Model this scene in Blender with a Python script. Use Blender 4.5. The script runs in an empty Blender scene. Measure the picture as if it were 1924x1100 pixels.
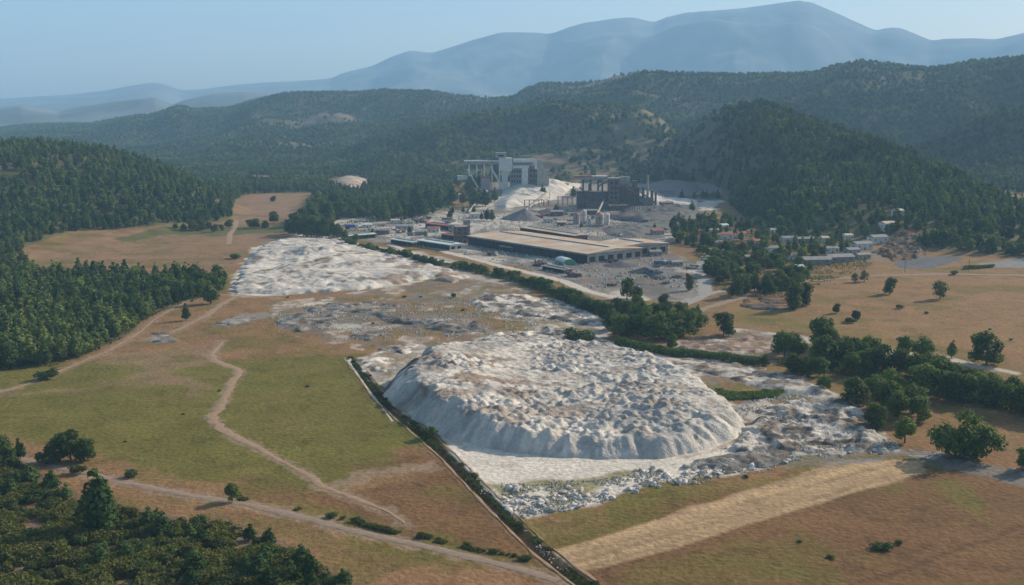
import bpy, math, random
import numpy as np

# ------------------------------------------------------------------ camera, world, sun, exposure
S = bpy.context.scene
COL = S.collection
R_ = random.Random(7)
RNG = np.random.default_rng(11)
PI = math.pi
W0, H0, F = 1924.0, 1100.0, 2063.0          # photograph frame and focal length in its pixels
CAMH = 120.0
HORIZ = 205.0
PITCH = math.atan((H0/2 - HORIZ)/F)

cam_d = bpy.data.cameras.new('camera')
cam = bpy.data.objects.new('camera', cam_d)
COL.objects.link(cam)
cam.location = (0, 0, CAMH)
cam.rotation_euler = (PI/2 - PITCH, 0, 0)
cam_d.sensor_width = 36.0
cam_d.lens = 36.0*F/W0
cam_d.clip_start = 1.0
cam_d.clip_end = 120000.0
S.camera = cam

SUN_AZ = math.atan2(0.82, 0.57)
SUN_EL = math.radians(27)
world = bpy.data.worlds.new('World')
S.world = world
world.use_nodes = True
wn = world.node_tree
bg = wn.nodes['Background']
sky = wn.nodes.new('ShaderNodeTexSky')
sky.sky_type = 'NISHITA'
sky.sun_disc = False
sky.sun_elevation = SUN_EL
sky.sun_rotation = SUN_AZ
sky.air_density = 1.0
sky.dust_density = 1.6
sky.ozone_density = 1.0
wn.links.new(sky.outputs[0], bg.inputs[0])
bg.inputs[1].default_value = 0.115

sl = bpy.data.lights.new('sun', 'SUN')
sun = bpy.data.objects.new('sun', sl)
COL.objects.link(sun)
sl.energy = 5.0
sl.angle = math.radians(0.53)
sl.color = (1.0, 0.87, 0.70)
sx, sy, sz = math.cos(SUN_EL)*math.sin(SUN_AZ), math.cos(SUN_EL)*math.cos(SUN_AZ), math.sin(SUN_EL)
from mathutils import Vector
sun.rotation_euler = Vector((sx, sy, sz)).to_track_quat('Z', 'Y').to_euler()
sun.location = (300, 200, 400)

S.view_settings.view_transform = 'Standard'
S.view_settings.look = 'None'
S.view_settings.exposure = 0.42
S.view_settings.gamma = 1.0
S.cycles.use_denoising = True
S.cycles.max_bounces = 5
S.cycles.diffuse_bounces = 2
S.cycles.volume_bounces = 3
S.cycles.transparent_max_bounces = 4

HAZE_DENSITY = 0.000098
HAZE_COLOR = (0.40, 0.70, 1.0)

# ------------------------------------------------------------------ projection of photo positions onto the land
cp, sp = math.cos(PITCH), math.sin(PITCH)

def ray(px, py):
    a, b = (px - W0/2)/F, (H0/2 - py)/F
    return a, cp + b*sp, -sp + b*cp          # x, y, z for unit depth

def P(px, py, z=0.0):
    x, y, dz = ray(px, py)
    t = (z - CAMH)/dz
    return np.array([x*t, y*t, z])

def PR(px, py, r):                            # point on the ray at horizontal distance r
    x, y, dz = ray(px, py)
    t = r/math.hypot(x, y)
    return np.array([x*t, y*t, CAMH + dz*t])

# ------------------------------------------------------------------ noise
def _h(ix, iy, seed):
    n = (ix.astype(np.int64)*374761393 + iy.astype(np.int64)*668265263 + seed*1442695041) & 0xffffffff
    n = ((n ^ (n >> 13))*1274126177) & 0xffffffff
    n = n ^ (n >> 16)
    return (n & 0xffffff)/16777215.0

def vnoise(x, y, seed=0):
    ix, iy = np.floor(x), np.floor(y)
    fx, fy = x-ix, y-iy
    fx = fx*fx*(3-2*fx); fy = fy*fy*(3-2*fy)
    a, b = _h(ix, iy, seed), _h(ix+1, iy, seed)
    c, d = _h(ix, iy+1, seed), _h(ix+1, iy+1, seed)
    return (a*(1-fx)+b*fx)*(1-fy) + (c*(1-fx)+d*fx)*fy

def fbm(x, y, sc, octv=4, seed=0, gain=0.5):
    v = 0; a = 1; t = 0; x = np.asarray(x, float)/sc; y = np.asarray(y, float)/sc
    for k in range(octv):
        v = v + a*vnoise(x, y, seed+k*17); t += a; a *= gain
        x, y = x*1.93*0.8+y*1.93*0.6+13.1, -x*1.93*0.6+y*1.93*0.8+7.7
    return v/t

def ridged(x, y, sc, octv=4, seed=0):
    v = 0; a = 1; t = 0; x = np.asarray(x, float)/sc; y = np.asarray(y, float)/sc
    for k in range(octv):
        v = v + a*(1-np.abs(2*vnoise(x, y, seed+k*17)-1)); t += a; a *= 0.5
        x, y = x*1.93*0.8+y*1.93*0.6+3.1, -x*1.93*0.6+y*1.93*0.8+17.7
    return v/t

def sstep(a, b, x):
    t = np.clip((x-a)/(b-a), 0, 1)
    return t*t*(3-2*t)

# ------------------------------------------------------------------ the land: ridges seen from the valley
TREEH = 9.0
def make_ridge(pts, D, foot, tree=0.0, back=1.0, p=1.3, rough=0.2, sc=300.0, seed=0):
    """pts: silhouette (px, py); D: list (px, crest distance); foot: list (px, foot distance)."""
    px = np.array([q[0] for q in pts], float)
    Dd = np.interp(px, [q[0] for q in D], [q[1] for q in D])
    Ff = np.interp(px, [q[0] for q in foot], [q[1] for q in foot])
    az, hh = [], []
    for (x, y), d in zip(pts, Dd):
        q = PR(x, y, d); az.append(math.atan2(q[0], q[1])); hh.append(max(0.0, q[2]-tree))
    az = np.array(az); fine = np.linspace(az[0], az[-1], 1500)
    ker = np.hanning(15 if tree == 0 else 9); ker /= ker.sum(); pad = len(ker)//2
    sm = lambda v: np.convolve(np.pad(np.interp(fine, az, v), pad, 'edge'), ker, 'valid')
    kl = np.hanning(61); kl /= kl.sum()
    sl_ = lambda v: np.convolve(np.pad(np.interp(fine, az, v), 30, 'edge'), kl, 'valid')
    hh = sm(hh); Dd = sl_(Dd); Ff = sl_(Ff); az = fine
    return dict(az=np.array(az), h=np.array(hh), D=Dd, F=Ff, back=back, p=p, rough=rough, sc=sc, seed=seed)

RIDGES = [
 # far mountains
 make_ridge([(-900,215),(-400,200),(-150,190),(0,186),(60,182),(130,178),(200,170),(245,161),(285,155),(310,158),(340,170),(380,168),(440,160),(500,155),(560,152),(620,148),(645,137),(700,124),(735,107),(770,95),(790,97),(810,100),(850,88),(890,75),(940,62),(985,62),(1030,68),(1060,56),(1100,44),(1150,35),(1190,32),(1210,38),(1230,42),(1250,33),(1290,24),(1340,22),(1400,18),(1450,11),(1500,3),(1525,6),(1560,20),(1600,38),(1645,58),(1665,53),(1690,52),(1715,62),(1750,77),(1780,73),(1830,72),(1870,74),(1905,66),(1950,55),(2200,80),(2800,180)],
   [(-900,13000),(2800,13000)], [(-900,8800),(2800,7800)], 0, 0.35, 1.15, 0.30, 1300.0, 3),
 make_ridge([(-900,225),(-300,215),(-60,203),(0,201),(40,197),(80,204),(110,209),(150,200),(210,190),(290,183),(325,196),(345,188),(400,176),(460,172),(500,176),(560,185),(640,195),(760,205),(900,215)],
   [(-900,6900),(900,6900)], [(-900,6100),(900,5900)], 0, 0.5, 1.2, 0.5, 800.0, 5),
 # long forested ridge across the picture
 make_ridge([(-900,250),(-300,246),(-100,243),(0,240),(40,234),(90,231),(170,231),(230,219),(290,212),(318,202),(340,197),(365,204),(430,201),(480,187),(520,178),(600,173),(700,170),(800,170),(850,177),(900,181),(960,181),(990,165),(1020,155),(1080,155),(1120,150),(1150,140),(1200,131),(1300,136),(1420,139),(1480,137),(1530,134),(1570,121),(1620,111),(1680,119),(1750,126),(1790,121),(1830,113),(1900,107),(1950,104),(2300,110),(2800,140)],
   [(-900,5600),(0,5200),(600,4300),(1000,3700),(1500,3300),(2800,3000)], [(-900,3400),(0,3300),(600,2600),(1000,2300),(1300,2300),(1900,1700),(2800,1500)], 6, 0.8, 1.15, 0.8, 560.0, 9),
 # nearer spur in the middle
 make_ridge([(540,318),(600,296),(640,284),(700,262),(780,238),(850,218),(920,203),(1000,194),(1060,188),(1120,190),(1170,194),(1210,200),(1240,214),(1270,240),(1310,268),(1350,300)],
   [(540,2500),(900,2650),(1350,2300)], [(540,1900),(820,1800),(1000,1780),(1300,1750)], 7, 0.45, 1.1, 0.85, 280.0, 21),
 make_ridge([(290,318),(340,292),(380,275),(440,255),(500,244),(560,252),(620,268),(700,290),(760,310)],
   [(290,3000),(760,3000)], [(290,2500),(760,2400)], TREEH, 0.5, 1.2, 0.5, 300.0, 31),
 # near hill on the right
 make_ridge([(1130,345),(1170,322),(1210,292),(1250,256),(1290,238),(1320,218),(1350,202),(1385,191),(1430,186),(1470,195),(1510,211),(1560,231),(1600,243),(1660,259),(1720,282),(1780,308),(1850,342),(1924,373),(2000,398),(2100,425)],
   [(1130,2150),(1300,2050),(1430,1850),(1600,1600),(1800,1330),(2100,1120)], [(1130,1900),(1340,1820),(1375,1500),(1415,1230),(1480,1090),(1700,1010),(1924,950),(2100,930)], TREEH, 0.35, 1.0, 0.22, 130.0, 41),
 # near hill on the left
 make_ridge([(-900,300),(-400,275),(-150,262),(0,261),(60,258),(110,261),(180,269),(240,283),(300,303),(350,323),(400,348),(440,368),(480,382)],
   [(-900,1500),(0,1600),(250,1550),(400,1420),(480,1330)], [(-900,850),(0,900),(100,950),(200,990),(300,1060),(430,1180),(480,1230)], TREEH, 0.35, 1.1, 0.25, 170.0, 51),
]

def terrain(x, y):
    x = np.asarray(x, float); y = np.asarray(y, float)
    r = np.hypot(x, y); az = np.arctan2(x, y)
    out = np.zeros_like(r); rid = np.full(r.shape, -1)
    front = y > 0
    for k, g in enumerate(RIDGES):
        D = np.interp(az, g['az'], g['D']); Fo = np.interp(az, g['az'], g['F'])
        h = np.interp(az, g['az'], g['h'], left=g['h'][0]*0.6, right=g['h'][-1]*0.6)
        m = front & (r > Fo) & (r < D + (D-Fo)*g['back']*3)
        if not m.any(): continue
        xm, ym, rm, Dm, Fm, hm = x[m], y[m], r[m], D[m], Fo[m], h[m]
        wig = (fbm(xm, ym, g['sc']*1.2, 3, g['seed']+5)-0.5)*0.35
        s = (rm-Fm)/(Dm-Fm)
        sw = np.clip(s + wig*np.clip(s*3, 0, 1)*np.clip((1-s)*3, 0, 1), 0, 1)
        pf = np.where(s <= 1, (1-(1-sw)**g['p'])*0.55 + 0.45*sstep(0, 1, sw), np.clip(1-((s-1)/g['back'])*0.8, 0, 1)**1.5)
        rd = ridged(xm, ym, g['sc'], 4, g['seed'])-0.62
        amp = np.clip(s*2.5, 0, 1)*np.where(s < 1, np.clip((1.0-s)*2.6, 0.03, 1), 0.06)
        v = hm*(pf + g['rough']*rd*amp)
        # fade at the two ends of the ridge
        e0 = sstep(g['az'][0]-0.01, g['az'][0]+0.04, az[m]) if g['az'][0] > -0.42 else 1.0
        e1 = 1-sstep(g['az'][-1]-0.04, g['az'][-1]+0.01, az[m]) if g['az'][-1] < 0.42 else 1.0
        v = np.maximum(v, 0)*e0*e1
        cur = out[m]; better = v > cur
        cur[better] = v[better]; out[m] = cur
        rr = rid[m]; rr[better & (v > 1.5)] = k; rid[m] = rr
    base = (fbm(x, y, 60, 3, 77)-0.5)*1.2*sstep(150, 400, r) + sstep(1200, 4000, r)*0
    base = base+14*np.exp(-((x+5)/105)**2-((y-1610)/62)**2)
    return out+base, rid

def TZ(x, y):
    return float(terrain(np.array([x]), np.array([y]))[0][0])

def G(px, py):                                # ground point under a photo position
    p = P(px, py)
    p[2] = TZ(p[0], p[1])
    return p

def inside(x, y, poly):
    x = np.asarray(x, float); y = np.asarray(y, float)
    c = np.zeros(x.shape, bool)
    n = len(poly)
    for i in range(n):
        x1, y1 = poly[i][0], poly[i][1]; x2, y2 = poly[(i+1) % n][0], poly[(i+1) % n][1]
        if y1 == y2: continue
        k = ((y1 > y) != (y2 > y)) & (x < (x2-x1)*(y-y1)/(y2-y1)+x1)
        c ^= k
    return c

def segdist(x, y, pts, closed=False):
    d = np.full(np.shape(x), 1e9); s = np.zeros(np.shape(x)); acc = 0
    n = len(pts)
    for i in range(n if closed else n-1):
        a = pts[i]; b = pts[(i+1) % n]
        dx, dy = b[0]-a[0], b[1]-a[1]; L = math.hypot(dx, dy)
        t = np.clip(((x-a[0])*dx+(y-a[1])*dy)/(L*L+1e-9), 0, 1)
        q = np.hypot(x-a[0]-t*dx, y-a[1]-t*dy)
        k = q < d
        d = np.where(k, q, d); s = np.where(k, acc+t*L, s); acc += L
    return d, s

def GP(pl):                                    # photo outline -> outline on the land
    return [P(a, b)[:2] for a, b in pl]

# ------------------------------------------------------------------ materials
def mat(name, col, rough=0.9, var=0.25, scale=0.3, col2=None, bump=0.0, bscale=1.0, spec=0.2, attr=None, rnd=0.0, big=0.0, bigscale=0.01, metal=0.0, trans=0.0, stand=None):
    m = bpy.data.materials.new(name); m.use_nodes = True
    nt = m.node_tree; N = nt.nodes; L = nt.links
    b = N['Principled BSDF']
    b.inputs['Roughness'].default_value = rough
    b.inputs['Specular IOR Level'].default_value = spec
    b.inputs['Metallic'].default_value = metal
    geo = N.new('ShaderNodeNewGeometry')
    if attr:
        a = N.new('ShaderNodeAttribute'); a.attribute_name = attr; base = a.outputs['Color']
    else:
        rgb = N.new('ShaderNodeRGB'); rgb.outputs[0].default_value = (*col, 1); base = rgb.outputs[0]
    def mul(c, fac_out, lo, hi):
        mr = N.new('ShaderNodeMapRange'); mr.inputs[1].default_value = 0.3; mr.inputs[2].default_value = 0.7
        mr.inputs[3].default_value = lo; mr.inputs[4].default_value = hi
        L.new(fac_out, mr.inputs[0])
        v = N.new('ShaderNodeVectorMath'); v.operation = 'SCALE'
        L.new(c, v.inputs[0]); L.new(mr.outputs[0], v.inputs['Scale'])
        return v.outputs[0]
    if col2:
        n = N.new('ShaderNodeTexNoise'); n.inputs['Scale'].default_value = scale*0.5; n.inputs['Detail'].default_value = 4
        L.new(geo.outputs['Position'], n.inputs['Vector'])
        mr = N.new('ShaderNodeMapRange'); mr.inputs[1].default_value = 0.42; mr.inputs[2].default_value = 0.6
        L.new(n.outputs[0], mr.inputs[0])
        mx = N.new('ShaderNodeMix'); mx.data_type = 'RGBA'
        L.new(mr.outputs[0], mx.inputs[0]); L.new(base, mx.inputs[6]); mx.inputs[7].default_value = (*col2, 1)
        base = mx.outputs[2]
    if stand:
        n = N.new('ShaderNodeTexNoise'); n.inputs['Scale'].default_value = 0.0045; n.inputs['Detail'].default_value = 4
        L.new(geo.outputs['Position'], n.inputs['Vector'])
        mr = N.new('ShaderNodeMapRange'); mr.inputs[1].default_value = 0.46; mr.inputs[2].default_value = 0.62
        L.new(n.outputs[0], mr.inputs[0])
        mx = N.new('ShaderNodeMix'); mx.data_type = 'RGBA'
        L.new(mr.outputs[0], mx.inputs[0]); L.new(base, mx.inputs[6]); mx.inputs[7].default_value = (*stand, 1)
        base = mx.outputs[2]
    if var > 0:
        n = N.new('ShaderNodeTexNoise'); n.inputs['Scale'].default_value = scale; n.inputs['Detail'].default_value = 5
        L.new(geo.outputs['Position'], n.inputs['Vector'])
        base = mul(base, n.outputs[0], 1-var, 1+var)
    if big > 0:
        n = N.new('ShaderNodeTexNoise'); n.inputs['Scale'].default_value = bigscale; n.inputs['Detail'].default_value = 3
        L.new(geo.outputs['Position'], n.inputs['Vector'])
        base = mul(base, n.outputs[0], 1-big, 1+big)
    if rnd > 0:
        oi = N.new('ShaderNodeObjectInfo')
        mr = N.new('ShaderNodeMapRange'); mr.inputs[3].default_value = -rnd; mr.inputs[4].default_value = rnd
        L.new(oi.outputs['Random'], mr.inputs[0])
        hs = N.new('ShaderNodeHueSaturation')
        ad = N.new('ShaderNodeMath'); ad.operation = 'ADD'; ad.inputs[1].default_value = 1.0
        L.new(mr.outputs[0], ad.inputs[0]); L.new(ad.outputs[0], hs.inputs['Value'])
        m2 = N.new('ShaderNodeMath'); m2.operation = 'MULTIPLY_ADD'; m2.inputs[1].default_value = -0.07; m2.inputs[2].default_value = 0.5
        L.new(mr.outputs[0], m2.inputs[0]); L.new(m2.outputs[0], hs.inputs['Hue'])
        L.new(base, hs.inputs['Color']); base = hs.outputs[0]
    L.new(base, b.inputs['Base Color'])
    if trans > 0:
        tr = N.new('ShaderNodeBsdfTranslucent'); ms = N.new('ShaderNodeMixShader'); ms.inputs[0].default_value = trans
        v = N.new('ShaderNodeVectorMath'); v.operation = 'MULTIPLY'; v.inputs[1].default_value = (1.35, 1.25, 0.7)
        L.new(base, v.inputs[0]); L.new(v.outputs[0], tr.inputs['Color'])
        L.new(b.outputs[0], ms.inputs[1]); L.new(tr.outputs[0], ms.inputs[2]); L.new(ms.outputs[0], N['Material Output'].inputs['Surface'])
    if bump > 0:
        n = N.new('ShaderNodeTexNoise'); n.inputs['Scale'].default_value = bscale; n.inputs['Detail'].default_value = 5
        L.new(geo.outputs['Position'], n.inputs['Vector'])
        bp = N.new('ShaderNodeBump'); bp.inputs['Strength'].default_value = 1.0; bp.inputs['Distance'].default_value = bump
        L.new(n.outputs[0], bp.inputs['Height']); L.new(bp.outputs[0], b.inputs['Normal'])
    return m

M = {}
M['land'] = mat('land', (0.2, 0.15, 0.1), 0.97, 0.22, 0.5, attr='tint', bump=0.5, bscale=0.6, spec=0.08, big=0.12, bigscale=0.06)
M['hill'] = mat('hill', (0.2, 0.15, 0.1), 0.97, 0.2, 0.05, attr='tint', spec=0.05)
M['mountain'] = mat('mountain', (0.15, 0.165, 0.16), 0.97, 0.35, 0.003, spec=0.05)
M['spoil'] = mat('spoil', (0.5, 0.45, 0.4), 0.97, 0.14, 0.7, attr='tint', bump=0.45, bscale=1.4, spec=0.08)
M['needles'] = mat('needles', (0.066, 0.112, 0.033), 0.85, 0.25, 0.5, spec=0.1, rnd=0.42, big=0.3, bigscale=0.012, stand=(0.115, 0.160, 0.046), trans=0.22)
M['leaves'] = mat('leaves', (0.095, 0.150, 0.028), 0.8, 0.25, 0.6, spec=0.2, rnd=0.28, trans=0.32)
M['pale_leaves'] = mat('pale_leaves', (0.13, 0.15, 0.06), 0.85, 0.25, 0.6, spec=0.15, rnd=0.2, trans=0.32)
M['dark_leaves'] = mat('dark_leaves', (0.066, 0.102, 0.027), 0.85, 0.25, 0.6, spec=0.15, rnd=0.25, trans=0.32)
M['scrub'] = mat('scrub', (0.088, 0.105, 0.030), 0.9, 0.35, 0.6, spec=0.1, rnd=0.35, trans=0.32)
M['reed'] = mat('reed', (0.085, 0.14, 0.035), 0.85, 0.3, 0.5, spec=0.15, trans=0.32)
M['bark'] = mat('bark', (0.12, 0.085, 0.06), 0.95, 0.2, 2.0)
M['rock'] = mat('rock', (0.50, 0.465, 0.41), 0.95, 0.25, 1.2, bump=0.1, bscale=2.0, rnd=0.4)
M['white_wall'] = mat('white_wall', (0.62, 0.58, 0.52), 0.9, 0.15, 0.3)
M['dull_wall'] = mat('dull_wall', (0.34, 0.31, 0.27), 0.9, 0.25, 0.3)
M['grey_wall'] = mat('grey_wall', (0.22, 0.21, 0.20), 0.9, 0.25, 0.3)
M['rust'] = mat('rust', (0.17, 0.125, 0.105), 0.85, 0.35, 0.3)
M['dark_steel'] = mat('dark_steel', (0.125, 0.098, 0.085), 0.7, 0.3, 0.4)
M['roof_pale'] = mat('roof_pale', (0.56, 0.47, 0.36), 0.9, 0.14, 0.12, col2=(0.46, 0.33, 0.22), bump=0.05, bscale=0.8)
M['roof_grey'] = mat('roof_grey', (0.28, 0.27, 0.25), 0.9, 0.15, 0.3)
M['roof_red'] = mat('roof_red', (0.36, 0.14, 0.09), 0.9, 0.2, 0.5)
M['orange'] = mat('orange', (0.45, 0.13, 0.06), 0.7, 0.15, 0.4)
M['red'] = mat('red', (0.42, 0.06, 0.05), 0.6, 0.15, 0.4)
M['blue'] = mat('blue', (0.07, 0.12, 0.32), 0.6, 0.15, 0.4)
M['green_sheet'] = mat('green_sheet', (0.12, 0.30, 0.18), 0.7, 0.12, 0.3)
M['sheet_white'] = mat('sheet_white', (0.55, 0.62, 0.56), 0.7, 0.12, 0.3)
M['glass'] = mat('glass', (0.03, 0.035, 0.04), 0.25, 0.1, 1.0, spec=0.5)
M['opening'] = mat('opening', (0.03, 0.035, 0.045), 0.9, 0.3, 0.2)
M['gravel_road'] = mat('gravel_road', (0.27, 0.205, 0.15), 0.97, 0.15, 0.5, bump=0.05, bscale=2, spec=0.1)
M['grey_road'] = mat('grey_road', (0.30, 0.28, 0.25), 0.97, 0.15, 0.5, spec=0.1)
M['dirt_path'] = mat('dirt_path', (0.31, 0.215, 0.14), 0.97, 0.15, 0.5, spec=0.1)
M['pale_path'] = mat('pale_path', (0.50, 0.44, 0.36), 0.97, 0.15, 0.5, spec=0.1)
M['yellow'] = mat('yellow', (0.5, 0.33, 0.06), 0.6, 0.1, 0.5)
M['rubber'] = mat('rubber', (0.03, 0.03, 0.03), 0.8, 0.1, 1)
M['water'] = mat('water', (0.05, 0.06, 0.055), 0.15, 0.1, 0.2, spec=0.5)

# ------------------------------------------------------------------ mesh helpers
def tag(o, label=None, cat=None, group=None, kind=None):
    if label: o['label'] = label
    if cat: o['category'] = cat
    if group: o['group'] = group
    if kind: o['kind'] = kind
    return o

def mesh_np(name, V, Fq, mats, smooth=False, mi=None, link=True, parent=None):
    """V (n,3); Fq list of arrays of faces (k,3) or (k,4)"""
    me = bpy.data.meshes.new(name)
    V = np.asarray(V, np.float32)
    me.vertices.add(len(V)); me.vertices.foreach_set('co', V.ravel())
    loops = np.concatenate([f.ravel() for f in Fq]).astype(np.int32)
    tot = np.concatenate([np.full(len(f), f.shape[1], np.int32) for f in Fq])
    st = np.concatenate([[0], np.cumsum(tot)[:-1]]).astype(np.int32)
    me.loops.add(len(loops)); me.loops.foreach_set('vertex_index', loops)
    me.polygons.add(len(tot)); me.polygons.foreach_set('loop_start', st); me.polygons.foreach_set('loop_total', tot)
    if mi is not None: me.polygons.foreach_set('material_index', np.asarray(mi, np.int32))
    for m in (mats if isinstance(mats, (list, tuple)) else [mats]): me.materials.append(m)
    me.update(calc_edges=True)
    me.polygons.foreach_set('use_smooth', np.full(len(tot), smooth))
    o = bpy.data.objects.new(name, me)
    if link: COL.objects.link(o)
    if parent: o.parent = parent
    return o

def tint(o, C):
    me = o.data
    a = me.color_attributes.new('tint', 'FLOAT_COLOR', 'POINT')
    c = np.ones((len(me.vertices), 4), np.float32); c[:, :3] = C
    a.data.foreach_set('color', c.ravel())

class MB:
    def __init__(s): s.v = []; s.f = []
    def box(s, c, d, rz=0, taper=1.0):
        cx, cy, cz = c; dx, dy, dz = d[0]/2, d[1]/2, d[2]/2; n = len(s.v)
        ca, sa = math.cos(rz), math.sin(rz)
        for z, k in ((-dz, 1), (dz, taper)):
            for x, y in ((-dx, -dy), (dx, -dy), (dx, dy), (-dx, dy)):
                x *= k; y *= k
                s.v.append((cx+x*ca-y*sa, cy+x*sa+y*ca, cz+z))
        s.f += [(n, n+3, n+2, n+1), (n+4, n+5, n+6, n+7), (n, n+1, n+5, n+4), (n+1, n+2, n+6, n+5), (n+2, n+3, n+7, n+6), (n+3, n, n+4, n+7)]
        return s
    def tube(s, a, b, r1, r2=None, k=10, cap=True):
        r2 = r1 if r2 is None else r2
        a = Vector(a); b = Vector(b); d = (b-a).normalized()
        u = d.orthogonal().normalized(); w = d.cross(u); n = len(s.v)
        for p, r in ((a, r1), (b, r2)):
            for i in range(k):
                t = 2*PI*i/k; q = p+u*(r*math.cos(t))+w*(r*math.sin(t)); s.v.append(tuple(q))
        for i in range(k):
            j = (i+1) % k; s.f.append((n+i, n+j, n+k+j, n+k+i))
        if cap: s.f.append(tuple(range(n+k-1, n-1, -1))); s.f.append(tuple(range(n+k, n+2*k)))
        return s
    def prism(s, prof, y0, y1):                # profile in x,z extruded along y
        n = len(s.v); k = len(prof)
        for y in (y0, y1):
            for x, z in prof: s.v.append((x, y, z))
        for i in range(k):
            j = (i+1) % k; s.f.append((n+i, n+j, n+k+j, n+k+i))
        s.f.append(tuple(range(n+k-1, n-1, -1))); s.f.append(tuple(range(n+k, n+2*k)))
        return s
    def build(s, name, m, parent=None, link=True):
        me = bpy.data.meshes.new(name); me.from_pydata(s.v, [], s.f); me.materials.append(m); me.update()
        o = bpy.data.objects.new(name, me)
        if link: COL.objects.link(o)
        if parent: o.parent = parent
        return o

def empty(name, loc, rz, label, cat, group=None):
    o = bpy.data.objects.new(name, None); COL.objects.link(o)
    o.empty_display_size = 2
    o.location = loc; o.rotation_euler = (0, 0, rz)
    return tag(o, label, cat, group)

# ------------------------------------------------------------------ where things grow and how the land is coloured
CLEAR = [GP(p) for p in (
 [(438,378),(470,366),(530,362),(590,362),(572,385),(545,408),(500,420),(430,420),(440,398)],
 [(40,478),(130,452),(240,440),(330,432),(420,418),(560,425),(560,455),(440,480),(430,520),(60,512)],
 [(462,330),(510,330),(508,342),(478,342)], [(560,324),(590,324),(585,331),(562,331)],
 [(608,338),(660,332),(692,338),(690,352),(660,362),(625,352)],
)]
WOODS = [GP(p) for p in (
 [(-700,520),(-100,505),(50,500),(60,516),(250,516),(350,520),(420,524),(424,545),(370,563),(330,575),(262,605),(238,632),(150,672),(100,684),(0,694),(-250,720),(-700,720)],   # wood left
 [(-300,262),(300,262),(700,262),(830,300),(850,352),(850,385),(780,410),(700,412),(640,410),(610,430),(560,442),(545,425),(575,405),(590,362),(460,366),(432,382),(435,410),(320,432),(-300,470)],
 [(1250,372),(1350,362),(1400,410),(1560,420),(1700,436),(1960,470),(1960,430),(1500,380)],
)]

def wood_mask(x, y, rid):
    m = (rid >= 2)
    for w in WOODS: m |= inside(x, y, w)
    for c in CLEAR: m &= ~inside(x, y, c)
    return m

BARE = [  # bare or worn slopes on the far hills, as az/r centre ellipses: (px, py guess, r, half width m, half depth m)
 (905,183,3750,170,130), (1050,182,2600,60,50), (1225,205,2330,34,80), (1255,240,2200,50,80), (1205,283,2000,18,60),
 (700,178,4200,60,80), (330,228,4700,80,90), (260,238,4600,60,90), (1190,150,3500,200,160), (640,232,3500,120,100), (1085,330,1850,70,70), (1040,300,1950,80,90)]
THIN = [(1130,250,2150,230,330), (700,200,4300,500,400), (300,230,4600,350,350), (430,262,2850,200,180), (1180,150,3400,350,250), (960,200,2700,120,160)]
THINW = []
for px, py, r, hw, hd in THIN:
    q = PR(px, py, r); THINW.append((q[0], q[1], hw, hd))
def thin_mask(x, y):
    b = np.zeros(np.shape(x)); n = fbm(x, y, 110, 4, 97)*1.6-0.8
    for cx, cy, hw, hd in THINW: b = np.maximum(b, 1-sstep(0.6, 1.2, np.hypot((x-cx)/hw, (y-cy)/hd)+n))
    return b
BAREW = []
for px, py, r, hw, hd in BARE:
    q = PR(px, py, r); BAREW.append((q[0], q[1], hw, hd))
def bare_mask(x, y):
    b = np.zeros(np.shape(x))
    for cx, cy, hw, hd in BAREW:
        n = fbm(x, y, 60, 3, 91)*1.2-0.6
        b = np.maximum(b, 1-sstep(0.7, 1.2, np.hypot((x-cx)/hw, (y-cy)/hd)+n))
    return b

TAN = np.array((0.232, 0.135, 0.062)); OLIVE = np.array((0.136, 0.124, 0.027)); BROWN = np.array((0.160, 0.086, 0.038))
STRAW = np.array((0.35, 0.238, 0.130)); GREY = np.array((0.235, 0.220, 0.195)); WHITE = np.array((0.60, 0.54, 0.455))
DGREY = np.array((0.115, 0.108, 0.100)); GREEN = np.array((0.075, 0.098, 0.028)); FLOOR = np.array((0.105, 0.098, 0.042))
PINK = np.array((0.26, 0.165, 0.105))
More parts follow.
